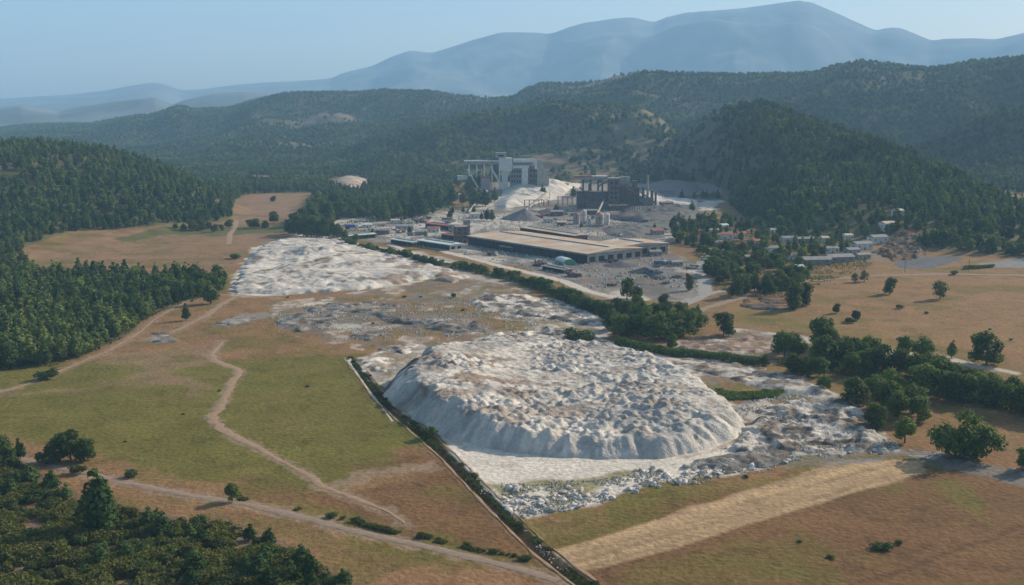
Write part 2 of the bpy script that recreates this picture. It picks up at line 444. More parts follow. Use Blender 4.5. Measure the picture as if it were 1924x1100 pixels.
#  colour, strength, softness (fraction of range), outline
PAINT = [
 (BROWN, 0.8, 0.03, [(620,880),(830,850),(900,930),(1020,1060),(1000,1085),(700,1000),(600,960),(560,930)]),
 (OLIVE, 0.95, 0.035, [(-300,715),(0,690),(120,680),(260,650),(380,665),(560,655),(650,675),(690,735),(740,790),(790,845),(640,905),(580,925),(450,930),(330,915),(200,880),(80,845),(-300,830)]),
 (PINK, 0.55, 0.03, [(240,650),(400,650),(400,690),(330,700),(330,740),(240,740)]),
 (PINK, 0.6, 0.03, [(-200,745),(120,725),(330,720),(420,735),(420,745),(300,742),(100,740),(-200,765)]),
 (BROWN, 0.55, 0.03, [(420,900),(600,925),(760,985),(640,985),(480,950)]),
 (TAN, 0.8, 0.02, [(640,905),(720,880),(800,880),(800,900),(700,915),(650,920)]),
 (OLIVE, 0.6, 0.03, [(480,955),(620,950),(900,1010),(1000,1060),(850,1055),(640,1000)]),
 (BROWN, 0.9, 0.02, [(1000,1010),(1040,1000),(1500,900),(1720,850),(1800,870),(2000,900),(2300,1200),(900,1300),(1100,1100)]),
 (OLIVE, 0.6, 0.03, [(980,985),(1060,980),(1250,930),(1480,878),(1640,862),(1400,925),(1100,1015),(1020,1030)]),
 (OLIVE, 0.7, 0.03, [(1740,880),(1800,885),(1870,940),(1850,960),(1790,925)]),
 (OLIVE, 0.45, 0.03, [(1150,1060),(1300,1020),(1450,1000),(1500,1050),(1300,1085),(1150,1100)]),
 (STRAW, 1.0, 0.005, [(1028,1040),(1050,1058),(1090,1070),(1130,1064),(1300,1018),(1480,965),(1640,915),(1745,882),(1735,866),(1680,862),(1600,864),(1530,877),(1400,925),(1250,972),(1110,1012),(1045,1030)]),
 (TAN*1.05, 0.8, 0.015, [(1340,570),(1500,520),(1640,470),(1924,460),(2100,470),(2100,720),(1924,690),(1750,650),(1640,640),(1420,620),(1340,600)]),
 (TAN*0.95, 0.8, 0.02, [(1500,800),(1700,745),(1924,770),(2100,800),(2100,920),(1924,900),(1740,855),(1680,850)]),
 (OLIVE, 0.5, 0.02, [(1350,575),(1480,580),(1500,615),(1420,612),(1350,596)]),
 (OLIVE, 0.35, 0.03, [(1420,610),(1560,600),(1740,640),(1900,690),(1700,665),(1500,640)]),
 (PINK, 0.6, 0.02, [(438,378),(470,366),(590,362),(572,385),(545,408),(500,420),(430,420)]),
 (PINK, 0.4, 0.02, [(60,470),(240,440),(330,434),(560,430),(560,455),(430,500),(60,505)]),
 (GREEN, 0.8, 0.008, [(235,448),(330,432),(400,432),(560,425),(545,436),(430,440),(330,444),(240,455)]),
 # works yard
 (GREY, 0.95, 0.01, [(600,440),(640,425),(700,400),(860,398),(900,378),(940,355),(1050,335),(1345,335),(1355,360),(1320,400),(1290,430),(1240,470),(1330,500),(1330,560),(1210,565),(1130,560),(1060,525),(960,500),(860,478),(780,460),(700,450)]),
 (WHITE*0.8, 0.9, 0.006, [(610,405),(650,400),(700,388),(720,395),(700,420),(640,425),(610,420)]),
 (WHITE*0.75, 0.8, 0.006, [(640,425),(720,418),(790,420),(860,415),(850,440),(760,445),(680,440)]),
 (WHITE*0.9, 0.9, 0.006, [(925,385),(945,365),(1020,352),(1090,345),(1085,358),(1055,372),(1000,385),(960,392)]),
 (WHITE, 0.95, 0.006, [(1180,362),(1230,360),(1262,376),(1310,378),(1310,388),(1240,386),(1190,380)]),
 (WHITE, 0.95, 0.006, [(1310,385),(1345,372),(1355,380),(1345,395),(1320,392)]),
 (np.array((0.13,0.13,0.13)), 0.9, 0.008, [(1085,395),(1230,388),(1290,392),(1220,410),(1180,420),(1120,410)]),
 (np.array((0.17,0.165,0.155)), 0.9, 0.008, [(1150,412),(1310,385),(1330,400),(1290,425),(1230,448),(1150,440),(1100,430)]),
 (np.array((0.16,0.11,0.095)), 0.7, 0.008, [(1110,432),(1260,432),(1250,450),(1180,450)]),
 (np.array((0.16,0.16,0.16)), 0.7, 0.01, [(1090,490),(1200,470),(1290,490),(1290,545),(1200,550),(1110,520)]),
 (TAN*0.9, 0.7, 0.01, [(1250,440),(1340,430),(1500,480),(1640,470),(1640,500),(1420,540),(1340,545),(1320,490),(1260,475)]),
 (np.array((0.20,0.165,0.13)), 0.8, 0.01, [(1640,470),(1700,450),(1740,455),(1750,478),(1680,490),(1640,490)]),
 (np.array((0.11,0.12,0.125)), 0.95, 0.004, [(1675,494),(1700,484),(1790,480),(1800,488),(1740,505),(1700,505)]),
 (np.array((0.22,0.22,0.21)), 0.9, 0.004, [(1820,494),(1924,488),(2000,490),(2000,500),(1870,502)]),
 (BROWN*0.7, 0.7, 0.004, [(1990,960),(1924,980),(1740,1045),(1550,1108),(1575,1110),(1750,1050),(1924,988),(1990,968)]),
 (np.array((0.26,0.145,0.075)), 0.75, 0.02, [(420,955),(560,975),(700,1015),(850,1050),(1000,1085),(1000,1200),(700,1200),(640,1070),(520,1020)]),
 # waste ground in the middle
 (TAN, 0.75, 0.02, [(430,545),(560,545),(850,500),(1000,545),(1100,600),(900,650),(700,670),(400,650),(260,640),(300,600)]),
 (WHITE, 0.95, 0.010, [(436,555),(445,520),(480,462),(560,440),(640,445),(700,468),(790,488),(830,506),(800,530),(700,546),(560,553),(470,556)]),
 (WHITE*0.75, 0.7, 0.02, [(700,468),(830,490),(950,530),(940,545),(830,525),(720,545)]),
 (WHITE*0.9, 0.85, 0.008, [(510,572),(620,560),(625,566),(560,575),(510,582)]),
 (WHITE*0.9, 0.9, 0.014, [(880,535),(960,560),(1060,575),(1130,600),(1145,640),(1060,650),(980,640),(900,640),(890,625),(1000,615),(950,590),(900,570)]),
 (OLIVE*1.3, 0.6, 0.01, [(930,600),(1010,600),(1020,612),(940,618)]),
 (GREY, 0.8, 0.012, [(410,600),(480,590),(500,598),(440,612)]),
 (GREY*0.8, 0.8, 0.015, [(520,600),(560,582),(700,570),(760,590),(900,600),(900,625),(780,628),(700,605),(600,625),(530,625)]),
 (GREY*0.8, 0.6, 0.02, [(760,545),(960,530),(1010,560),(900,580),(760,575)]),
 (WHITE*0.9, 0.85, 0.008, [(660,675),(700,660),(790,640),(860,640),(780,690),(730,730),(700,725),(680,690)]),
 (WHITE*0.95, 0.95, 0.006, [(716,738),(732,752),(765,783),(812,812),(880,840),(960,856),(1050,866),(1150,872),(1250,868),(1330,852),(1385,830),(1410,800),(1385,760),(1350,724),(1310,696),(1255,676),(1190,660),(1120,646),(1040,640),(900,640),(798,660),(735,715)]),
 # around the big heap
 (WHITE, 0.97, 0.010, [(820,820),(880,838),(1000,860),(1150,868),(1300,862),(1420,825),(1480,840),(1440,870),(1340,895),(1240,915),(1160,935),(1100,960),(1000,975),(950,960),(900,905),(860,870)]),
 (OLIVE*1.25, 0.75, 0.010, [(905,905),(960,912),(1080,905),(1200,890),(1190,905),(1130,915),(1100,945),(1060,958),(1030,920),(1000,930),(960,945)]),
 (GREY*0.9, 0.9, 0.01, [(1380,770),(1420,745),(1560,740),(1640,800),(1700,845),(1640,862),(1480,870),(1380,850)]),
 (WHITE*0.8, 0.85, 0.008, [(1150,650),(1250,668),(1400,690),(1500,712),(1600,750),(1590,760),(1480,735),(1380,720),(1300,700),(1180,672)]),
 (OLIVE, 0.85, 0.012, [(1330,715),(1440,712),(1480,728),(1470,748),(1380,755),(1340,742)]),
 (GREY*0.8, 0.8, 0.012, [(1690,838),(1760,848),(1924,888),(2000,900),(2000,925),(1900,905),(1760,872),(1690,856)]),
 (np.array((0.19,0.125,0.085)), 0.7, 0.012, [(1250,640),(1430,615),(1490,660),(1440,690),(1300,672)]),
 (WHITE*0.85, 0.8, 0.006, [(1380,618),(1450,625),(1600,645),(1750,665),(1924,700),(1924,706),(1700,668),(1500,640),(1390,626)]),
]

def paint(x, y, C):
    r = np.hypot(x, y)
    w1 = (fbm(x, y, 9, 3, 301)-0.5); w2 = (fbm(x, y, 9, 3, 401)-0.5)
    v1 = (fbm(x, y, 40, 3, 302)-0.5); v2 = (fbm(x, y, 40, 3, 402)-0.5)
    for col, k, soft, pl in PAINT:
        g = GP(pl); gx = [q[0] for q in g]; gy = [q[1] for q in g]
        pad = 30
        idx = np.nonzero((x > min(gx)-pad) & (x < max(gx)+pad) & (y > min(gy)-pad) & (y < max(gy)+pad))[0]
        if not len(idx): continue
        rr = r[idx]
        a = rr*soft
        xx = x[idx]+w1[idx]*a*1.4+v1[idx]*a*2.2; yy = y[idx]+w2[idx]*a*1.4+v2[idx]*a*2.2*(1+rr/400)
        ins = inside(xx, yy, g)
        d, _ = segdist(xx, yy, g, True)
        sd = np.where(ins, d, -d)
        m = sstep(-a*0.35-0.3, a*0.35+0.3, sd)*k
        C[idx] = C[idx]*(1-m[:, None])+col*m[:, None]

def land_colour(x, y, z, rid):
    n1 = fbm(x, y, 45, 4, 201); n2 = fbm(x, y, 12, 4, 202)
    C = TAN*(0.85+0.3*n2[:, None]) + np.zeros((len(x), 3))
    g = sstep(0.5, 0.62, n1)[:, None]*0.4
    C = C*(1-g)+OLIVE*g
    paint(x, y, C)
    # worn patches everywhere
    t = sstep(0.56, 0.72, fbm(x, y, 14, 4, 203))[:, None]*0.35
    near = (np.hypot(x, y) < 1300)[:, None]
    lum = C.mean(1)[:, None]
    C = np.where(near & (lum < 0.2), C*(1-t)+(C*0.6+TAN*0.4)*t*1.0, C)
    t = sstep(0.54, 0.66, fbm(x, y, 20, 4, 207))[:, None]*0.5
    C = np.where(near & (lum < 0.2), C*(1-t)+OLIVE*t*0.85, C)
    speck = sstep(0.62, 0.75, fbm(x, y, 5, 3, 209))[:, None]*0.45
    C = np.where(near, C*(1-speck)+C*0.55*speck, C)
    wm = wood_mask(x, y, rid)
    b = bare_mask(x, y)[:, None]
    fl = FLOOR*(0.8+0.5*n1[:, None])
    tm = thin_mask(x, y)[:, None]; fl = fl*(1-tm)+np.array((0.135, 0.122, 0.062))*(0.7+0.6*fbm(x, y, 40, 4, 99)[:, None])*tm
    b = b*sstep(0.38, 0.6, fbm(x, y, 22, 3, 95))[:, None]
    fl = fl*(1-b)+np.array((0.21, 0.15, 0.10))*b
    C = np.where(wm[:, None], fl, C)
    # foreground wood floor
    fg = inside(x, y, FG)
    C = np.where(fg[:, None], np.array((0.17, 0.115, 0.07))*(0.7+0.5*n2[:, None]), C)
    # stubble rows along the straw strip
    sp_ = GP(STRIP); a = P(1040, 1045); b = P(1700, 865); dx, dy = b[0]-a[0], b[1]-a[1]; Ls = math.hypot(dx, dy)
    u = ((x-a[0])*dx+(y-a[1])*dy)/Ls; v = (-(x-a[0])*dy+(y-a[1])*dx)/Ls
    rows = 0.66+0.68*(vnoise(v/2.2, u/120, 71)*0.55+vnoise(v/5.0, u/300, 73)*0.45)
    ins = inside(x, y, sp_)
    C = np.where(ins[:, None], C*rows[:, None], C)
    # mixed dirt, ash and lime over the works yard
    yd = inside(x, y, GP(YARD))
    ya = fbm(x*0.6, y*0.35, 14, 4, 501); yb = fbm(x*0.6, y*0.35, 22, 4, 503); yc = fbm(x, y, 7, 3, 505)
    for cc, q in ((DGREY*1.1, sstep(0.5, 0.62, ya)*0.75), (WHITE*0.85, sstep(0.54, 0.66, yb)*0.8), (np.array((0.23, 0.155, 0.105)), sstep(0.55, 0.66, yc)*0.6)):
        q = (q*yd)[:, None]; C = C*(1-q)+cc*q
    # patchy lime, ash and dry scrub over the waste ground
    for wp, kk in WASTE:
        wi = inside(x, y, GP(wp))
        wa = fbm(x, y*0.8, 10, 4, 531); wb = fbm(x, y*0.8, 13, 4, 533); wc = fbm(x, y, 6, 4, 535); wd_ = fbm(x, y, 8, 3, 537)
        for cc, q in ((GREY*0.75, sstep(0.50, 0.60, wa)*0.8), (WHITE*0.85, sstep(0.58, 0.66, wb)*0.8), (np.array((0.22, 0.135, 0.07)), sstep(0.47, 0.58, wc)*0.85), (np.array((0.13, 0.115, 0.045)), sstep(0.60, 0.68, wd_)*0.8)):
            q = (q*wi*kk)[:, None]; C = C*(1-q)+cc*q
    # trodden margins of the tracks
    near = np.nonzero((np.hypot(x, y) < 1100) & (y > 0))[0]
    for tl, w in TRACKL:
        g = GP(tl); gx = [q[0] for q in g]; gy = [q[1] for q in g]
        k = near[(x[near] > min(gx)-12) & (x[near] < max(gx)+12) & (y[near] > min(gy)-12) & (y[near] < max(gy)+12)]
        if not len(k): continue
        d, _ = segdist(x[k], y[k], g)
        d = d+(fbm(x[k], y[k], 4, 3, 515)-0.5)*w*1.6
        m = ((1-sstep(w*0.35, w*1.1, d))*0.75)[:, None]
        C[k] = C[k]*(1-m)+np.array((0.27, 0.19, 0.125))*m
    return C

STRIP = [(1028,1040),(1050,1058),(1090,1070),(1130,1064),(1300,1018),(1480,965),(1640,915),(1745,882),(1735,866),(1680,862),(1600,864),(1530,877),(1400,925),(1250,972),(1110,1012),(1045,1030)]
YARD = [(600,440),(640,425),(700,400),(860,398),(900,378),(1100,372),(1345,372),(1355,380),(1320,400),(1290,430),(1240,470),(1330,500),(1330,560),(1210,565),(1130,560),(1060,525),(960,500),(860,478),(780,460),(700,450)]
WASTE = [([(500,570),(620,556),(860,520),(1000,545),(1130,600),(1145,640),(900,640),(720,668),(640,650),(520,625)], 0.75), ([(1250,668),(1400,690),(1540,720),(1640,790),(1700,845),(1640,862),(1380,870),(1340,760)], 0.9), ([(690,655),(790,640),(860,640),(730,730),(700,725)], 0.6), ([(1250,640),(1430,615),(1490,660),(1440,690),(1300,672)], 0.9)]
T_GRAVEL = [(-60,840),(66,868),(130,882),(215,902),(300,920),(380,935),(450,945),(540,965),(640,992),(740,1015),(830,1035),(920,1055),(1000,1075),(1060,1095)]
T_PATH = [(420,640),(395,668),(410,682),(440,690),(452,702),(432,722),(428,740),(412,765),(395,782),(408,798),(440,822),(480,838),(520,862),(560,882),(592,900),(602,915),(650,930),(700,950),(740,968),(765,988)]
T_LEFT = [(-60,750),(30,728),(70,715),(130,690),(200,662),(250,632),(290,600),(340,572),(400,555),(440,553)]
T_MID = [(270,640),(330,620),(395,590),(420,570),(450,555),(520,560)]
TRACKL = [(T_GRAVEL, 4.5), (T_PATH, 3.6), (T_LEFT, 4.0), (T_MID, 5.0), ([(600,915),(640,910),(680,895),(740,885),(800,878)], 6.0)]
FG = GP([(-500,860),(0,868),(70,885),(150,930),(260,955),(360,975),(430,975),(500,1005),(560,1030),(620,1070),(690,1110),(700,1400),(-500,1400)])

# straight ditch and straw-strip lines
DITCH = [P(a, b)[:2] for a, b in [(655,672),(690,715),(715,752),(760,790),(800,822),(850,868),(905,925),(960,982),(1010,1030),(1060,1070),(1115,1112)]]

# ------------------------------------------------------------------ ground, hills, mountains (one sheet, cut into three)
def build_land():
    da = np.radians(np.concatenate([np.linspace(-180, -40, 36)[:-1], np.linspace(-40, -29, 30)[:-1], np.linspace(-29, 29, 860), np.linspace(29, 40, 30)[1:], np.linspace(40, 180, 36)[1:]]))
    da = da[:-1]
    rs = [0.5, 40, 90, 140, 180, 210, 235]
    r = 235.0
    while r < 15600:
        rs.append(r*1.0001); r *= 1.0036 if r < 2600 else (1.009 if r < 25000 else 1.08)
    rs = np.array(rs)
    A, Rr = np.meshgrid(da, rs)
    X = (Rr*np.sin(A)).ravel(); Y = (Rr*np.cos(A)).ravel()
    Z, rid = terrain(X, Y)
    # the ditch is a real groove
    near = np.nonzero((np.hypot(X, Y) < 620))[0]
    d, _ = segdist(X[near], Y[near], DITCH)
    Z[near] -= 1.6*(1-sstep(0.6, 2.2, d))
    Z[near] += 0.12*(1-sstep(1.0, 2.0, np.abs(d-3.4)))
    nr, na = len(rs), len(da)
    i = np.arange(nr-1)[:, None]*na; j = np.arange(na)[None, :]; j2 = (j+1) % na
    Q = np.stack([i+j, i+j2, i+na+j2, i+na+j], -1).reshape(-1, 4)
    Q = Q[:, ::-1]
    C = land_colour(X, Y, Z, rid)
    fid = rid[Q[:, 0]]
    for name, m, sel, lab in (('ground', M['land'], fid < 2, 'valley floor'), ('hill', M['hill'], fid >= 2, 'forested hills'), ('mountain', M['mountain'], (fid >= 0) & (fid < 2), 'far mountains')):
        if name == 'ground': sel = fid < 0
        f = Q[sel]
        u, inv = np.unique(f, return_inverse=True)
        o = mesh_np(name, np.stack([X[u], Y[u], Z[u]], 1), [inv.reshape(-1, 4)], m, smooth=True)
        if name != 'mountain': tint(o, C[u])
        tag(o, kind='structure')
build_land()

# ------------------------------------------------------------------ roads, tracks: ragged ribbons on the land
TRACKS = []
def ribbon(name, pl, width, m, seed=0, lift=0.06, rag=0.35, kind='structure'):
    pts = np.array([P(a, b)[:2] for a, b in pl])
    # smooth resample
    seg = np.hypot(*np.diff(pts, axis=0).T); s = np.concatenate([[0], np.cumsum(seg)])
    n = max(8, int(s[-1]/1.6)); t = np.linspace(0, s[-1], n)
    x = np.interp(t, s, pts[:, 0]); y = np.interp(t, s, pts[:, 1])
    k = 9
    ker = np.ones(k)/k
    xs = np.convolve(np.pad(x, k//2, 'edge'), ker, 'valid'); ys = np.convolve(np.pad(y, k//2, 'edge'), ker, 'valid')
    tx, ty = np.gradient(xs), np.gradient(ys); L = np.hypot(tx, ty)+1e-9; nx, ny = -ty/L, tx/L
    wv = width if np.isscalar(width) else np.interp(t/s[-1], np.linspace(0, 1, len(width)), width)
    wl = wv/2*(1+rag*1.5*(fbm(t, t*0, 5, 4, seed)*2-1)); wr = wv/2*(1+rag*1.5*(fbm(t, t*0+50, 5, 4, seed+3)*2-1))
    wl = np.maximum(wl, 0.02); wr = np.maximum(wr, 0.02)
    V = []
    for q in np.linspace(-1, 1, 5):
        off = np.where(q < 0, q*wl, q*wr)
        X = xs+nx*off; Y = ys+ny*off
        Z, _ = terrain(X, Y)
        V.append(np.stack([X, Y, Z+lift+0.10*(1-q*q)], 1))
    V = np.concatenate(V); i = np.arange(n-1)
    Q = np.concatenate([np.stack([a*n+i+1, a*n+i, (a+1)*n+i, (a+1)*n+i+1], 1) for a in range(4)])
    o = mesh_np(name, V, [Q], m, True)
    return tag(o, kind=kind)

ribbon('gravel_road', T_GRAVEL, 3.2, M['gravel_road'], 1)
ribbon('dirt_path', T_PATH, [1.5,2.5,3.5,4.5,3,2.8,3.5,4,3,2.6,2.2,2.2,1.8,1.0], M['dirt_path'], 5, rag=0.7)
ribbon('dirt_path', T_LEFT, 1.8, M['dirt_path'], 12, rag=0.7)
ribbon('dirt_path', T_MID, [1.5,2.5,3.5,2.5,1.5], M['dirt_path'], 15, rag=0.7, lift=0.045)
ribbon('gravel_road', [(430,460),(432,440),(440,430),(445,415)], 5, M['dirt_path'], 16, rag=0.4)
ribbon('plant_road', [(730,458),(800,485),(870,500),(950,520),(1000,532)], 6, M['pale_path'], 18, rag=0.2)
ribbon('plant_road', [(830,472),(900,490),(980,510),(1060,530),(1100,545),(1140,556),(1200,566)], 8, M['pale_path'], 20, rag=0.3)
ribbon('plant_road', [(1300,560),(1280,575),(1330,552),(1365,545)], 7, M['grey_road'], 21, rag=0.2)
ribbon('plant_road', [(1290,592),(1340,575),(1400,558),(1420,545),(1520,528),(1640,517),(1760,515),(1924,517),(2000,519)], 6, M['gravel_road'], 22, rag=0.3)
ribbon('plant_road', [(1322,555),(1325,530),(1318,500),(1330,480)], 10, M['grey_road'], 23, rag=0.3)
ribbon('haul_road', [(1100,632),(1180,655),(1280,680),(1400,698),(1500,716),(1560,745),(1620,765)], [7,6,5,5,4.5,4], M['pale_path'], 25, rag=0.5)
ribbon('dirt_path', [(740,795),(690,730),(652,676)], 1.2, M['pale_path'], 27, rag=0.4)

def offset_line(pts, o):
    pts = np.array(pts); d = np.gradient(pts, axis=0); L = np.hypot(d[:, 0], d[:, 1])[:, None]
    n = np.stack([-d[:, 1], d[:, 0]], 1)/L
    return pts+n*o
def ribbon_w(name, pts, width, m, seed, lift, rag=0.3):
    global P
    old = P
    P = lambda a, b, z=0.0: np.array([a, b, 0.0])
    o = ribbon(name, [tuple(q) for q in pts], width, m, seed, lift, rag)
    P = old
    return o
ribbon_w('ditch_bank', offset_line(DITCH, -2.9), 0.6, M['dirt_path'], 31, 0.25, 1.6)
ribbon_w('ditch_bank', offset_line(DITCH, 3.4), 0.6, M['dirt_path'], 33, 0.25, 1.9)

# ------------------------------------------------------------------ spoil heaps: height fields with gullied flanks
def heap(name, outline, h, slope=0.72, step=0.8, gully=0.0, glen=6.0, rough=0.8, rsc=7.0, label='', cat='spoil heap', cols=(WHITE, GREY), mix=0.5, seed=0,
         shape=None, stains=None, group=None, fine=0.25, edge=2.0, lumpy=False):
    out = GP(outline); ox = np.array([q[0] for q in out]); oy = np.array([q[1] for q in out])
    cx, cy = ox.mean(), oy.mean()
    xs = np.arange(ox.min()-3, ox.max()+3, step); ys = np.arange(oy.min()-3, oy.max()+3, step)
    X, Y = np.meshgrid(xs, ys); sh = X.shape
    x, y = X.ravel(), Y.ravel()
    wx = x+(fbm(x, y, 8, 3, seed+1)-0.5)*edge; wy = y+(fbm(x, y, 8, 3, seed+2)-0.5)*edge
    ins = inside(wx, wy, out)
    d, s = segdist(wx, wy, out, True)
    sd = np.where(ins, d, -d)
    hh = h*np.ones_like(x) if shape is None else shape(x, y, h)
    rr = ridged(x, y, rsc*2.2, 4, seed+8); ff = fbm(x, y, rsc, 4, seed+9)
    rm = 0.25+1.25*sstep(0.38, 0.62, fbm(x, y, 24, 2, seed+40))
    top = hh + rm*(rough*(ff-0.5)*2.6 + rough*1.2*(rr-0.6)) + fine*(0.5+0.5*rm)*(fbm(x, y, 2.2, 2, seed+10)-0.5)*2
    if gully > 0:
        gn = ridged(s+d*0.25, d*0.10, glen, 4, seed+4); gb = fbm(s, d*0.03, glen*3.5, 2, seed+6)
        sl = slope*(1+(gb-0.5)*0.35)
        flank = np.maximum(sd, 0)*sl + gully*(gn-0.55)*sstep(0, 5, sd)*1.0 + gully*1.1*(gb-0.5)*sstep(0, 8, sd)
        ex = sd*0.03*fbm(x, y, 3, 2, seed)
        flank = flank+ex
    else:
        flank = np.maximum(sd, 0)*slope*(1+(ff-0.5)*0.8)
    k = 0.9 if shape is None else 0.4
    z = -k*np.log(np.exp(-np.clip(flank, -5, 60)/k)+np.exp(-np.clip(top, -5, 60)/k))
    if lumpy:
        l1 = np.clip(fbm(x, y, rsc, 3, seed+9)-0.36, 0, 1)*4.0; l2 = np.abs(fbm(x, y, rsc*0.5, 3, seed+12)-0.5)*2.2
        rd_ = ridged(x*0.6, y, rsc*1.7, 3, seed+15)
        z = sstep(-0.5, 5, sd)*h*(0.25*l1+0.45*l2+0.55*np.clip(rd_-0.35, 0, 1)*2)
    if lumpy: z = z-1.1*(1-sstep(0.40, 0.50, fbm(x, y, 11, 3, seed+50)))
    tz, _ = terrain(x, y)
    z = np.where(sd > 0, z*sstep(0, 1.2, sd)-0.25*(1-sstep(0, 1.5, sd)), sd*0.6-0.25)
    Z = tz+z
    keep = sd > -1.6
    K = keep.reshape(sh)
    ny, nx = sh
    idx = np.arange(nx*ny).reshape(sh)
    q = np.stack([idx[:-1, :-1], idx[:-1, 1:], idx[1:, 1:], idx[1:, :-1]], -1)
    kk = K[:-1, :-1] & K[:-1, 1:] & K[1:, 1:] & K[1:, :-1]
    Q = q[kk]
    u, inv = np.unique(Q, return_inverse=True)
    a = sstep(0.5-0.5*mix, 1.2-0.6*mix, fbm(x, y, 16, 4, seed+20)*0.6+ff*0.5)[:, None]
    C = cols[0]*(1-a)+cols[1]*a
    if lumpy:
        q1 = sstep(0.46, 0.6, fbm(x, y, 5, 3, seed+31))[:, None]; q2 = sstep(0.52, 0.66, fbm(x, y, 6, 3, seed+33))[:, None]; q3 = sstep(0.5, 0.62, fbm(x, y, 2.6, 3, seed+35))[:, None]
        C = cols[0]*(1-q1)+cols[1]*q1
        C = C*(1-q2*0.7)+np.array((0.19, 0.135, 0.09))*q2*0.7
        C = C*(1-q3*0.45)
        q4 = sstep(0.55, 0.68, fbm(x, y, 9, 4, seed+37))[:, None]*0.8
        C = C*(1-q4)+cols[0]*1.35*q4
    if stains is not None: C = stains(x, y, sd, s, z, C)
    o = mesh_np(name, np.stack([x[u]-cx, y[u]-cy, Z[u]], 1), [inv.reshape(-1, 4)], M['spoil'], True)
    o.location = (cx, cy, 0)
    tint(o, C[u])
    return tag(o, label, cat, group)

BIG = [(716,738),(732,752),(765,783),(812,812),(880,836),(960,852),(1050,861),(1150,866),(1250,862),(1330,846),(1385,822),(1402,802),(1375,768),(1335,734),(1290,704),(1245,682),(1190,664),(1120,650),(1040,640),(960,640),(880,650),(830,656),(798,664),(765,690),(735,715)]
def big_shape(x, y, h):
    a = P(1240, 745, 10)
    dune = 5.5*np.exp(-(((x-a[0]-4)/20)**2+((y-a[1])/26)**2))
    b = P(1130, 700, 9)
    hollow = -1.8*np.exp(-(((x-b[0])/26)**2+((y-b[1])/26)**2))
    back = 1-0.62*sstep(P(1000,720)[1], P(1000,640)[1], y)
    lip = P(815,680,10)
    l = 1.6*np.exp(-(((x-lip[0])/14)**2+((y-lip[1])/26)**2))
    rt = 1-0.42*sstep(P(850,760)[0], P(1060,780)[0], x+0.15*(y-a[1]))
    return (h+dune+hollow+l)*back*rt
def big_stain(x, y, sd, s, z, C):
    # brown weathered crust on the top near the left, grey streaks down the flank
    p = P(880, 690, 10)
    n = fbm(x, y, 9, 4, 611)
    m = sstep(0.50, 0.64, n)*np.exp(-(((x-p[0])/42)**2+((y-p[1])/45)**2))*1.4
    m = np.clip(m, 0, 0.85)[:, None]*(sd > 9)[:, None]
    C = C*(1-m)+np.array((0.24, 0.165, 0.115))*m
    st = sstep(0.45, 0.7, fbm(s, sd*0.1, 3.0, 3, 615))*(1-sstep(7, 12, sd))*0.55
    C = C*(1-st[:, None])+np.array((0.30, 0.29, 0.275))*st[:, None]
    g2 = sstep(0.51, 0.64, fbm(x*0.7, y, 13, 4, 625))[:, None]*0.7*(sd > 8)[:, None]
    C = C*(1-g2)+np.array((0.335, 0.315, 0.285))*g2
    b2 = sstep(0.59, 0.69, fbm(x*0.6, y, 10, 4, 627))[:, None]*0.6*(sd > 9)[:, None]
    C = C*(1-b2)+np.array((0.25, 0.185, 0.135))*b2
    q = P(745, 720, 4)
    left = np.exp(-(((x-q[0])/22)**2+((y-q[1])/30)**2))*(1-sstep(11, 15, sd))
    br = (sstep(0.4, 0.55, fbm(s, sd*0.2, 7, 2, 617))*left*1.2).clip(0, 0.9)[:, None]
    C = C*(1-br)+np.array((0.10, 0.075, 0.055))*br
    sp_ = sstep(0.60, 0.70, fbm(x, y, 4.5, 3, 619))[:, None]*0.4*(sd > 8)[:, None]
    C = C*(1-sp_)+np.array((0.22, 0.20, 0.175))*sp_
    return C
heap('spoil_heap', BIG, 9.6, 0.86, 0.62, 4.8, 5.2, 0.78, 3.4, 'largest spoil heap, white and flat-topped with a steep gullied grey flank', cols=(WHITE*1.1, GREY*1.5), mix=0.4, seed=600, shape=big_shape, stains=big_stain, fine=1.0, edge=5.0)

def back_stain(x, y, sd, s, z, C):
    a = P(700, 490); b = P(800, 505)
    m = sstep(a[0]-12, b[0], x)*0.6
    n = fbm(x, y, 12, 4, 651)
    q = (sstep(0.62-0.35*m, 0.72-0.3*m, n)*0.85)[:, None]
    C = C*(1-q)+np.array((0.23, 0.165, 0.115))*q
    g = (sstep(0.55, 0.68, fbm(x*0.5, y, 9, 4, 653))*0.55)[:, None]
    C = C*(1-g)+np.array((0.27, 0.265, 0.26))*g
    c, d = P(560, 505), P(700, 482)
    L = math.hypot(d[0]-c[0], d[1]-c[1]); v = np.abs((-(x-c[0])*(d[1]-c[1])+(y-c[1])*(d[0]-c[0]))/L)+(fbm(x, y, 8, 3, 655)-0.5)*6
    t = ((1-sstep(0.5, 2.8, v))*(x > c[0]-25)*(x < d[0]+15)*0.8)[:, None]
    return C*(1-t)+np.array((0.15, 0.13, 0.06))*t
def back_shape(x, y, h):
    a = P(600, 470, 6); b = P(640, 515, 4)
    return (h*0.25 + h*0.95*np.exp(-(((x-a[0])/36)**2+((y-a[1])/45)**2)) + h*0.3*np.exp(-(((x-b[0])/50)**2+((y-b[1])/34)**2)))*(0.55+0.9*ridged(x, y, 26, 3, 661))
heap('spoil_heap', [(438,553),(442,530),(452,505),(475,475),(500,458),(545,448),(600,448),(650,456),(690,470),(740,478),(800,494),(850,510),(880,522),(850,532),(800,526),(760,532),(720,538),(680,546),(600,551),(520,555)], 6.2, 0.42, 1.2, 1.2, 9, 0.9, 7,
     'bright white rounded spoil heap behind the waste ground, below the ditch of trees', cols=(WHITE*1.15, WHITE*0.7), mix=0.5, seed=640, shape=back_shape, stains=back_stain, edge=12.0, fine=0.6)
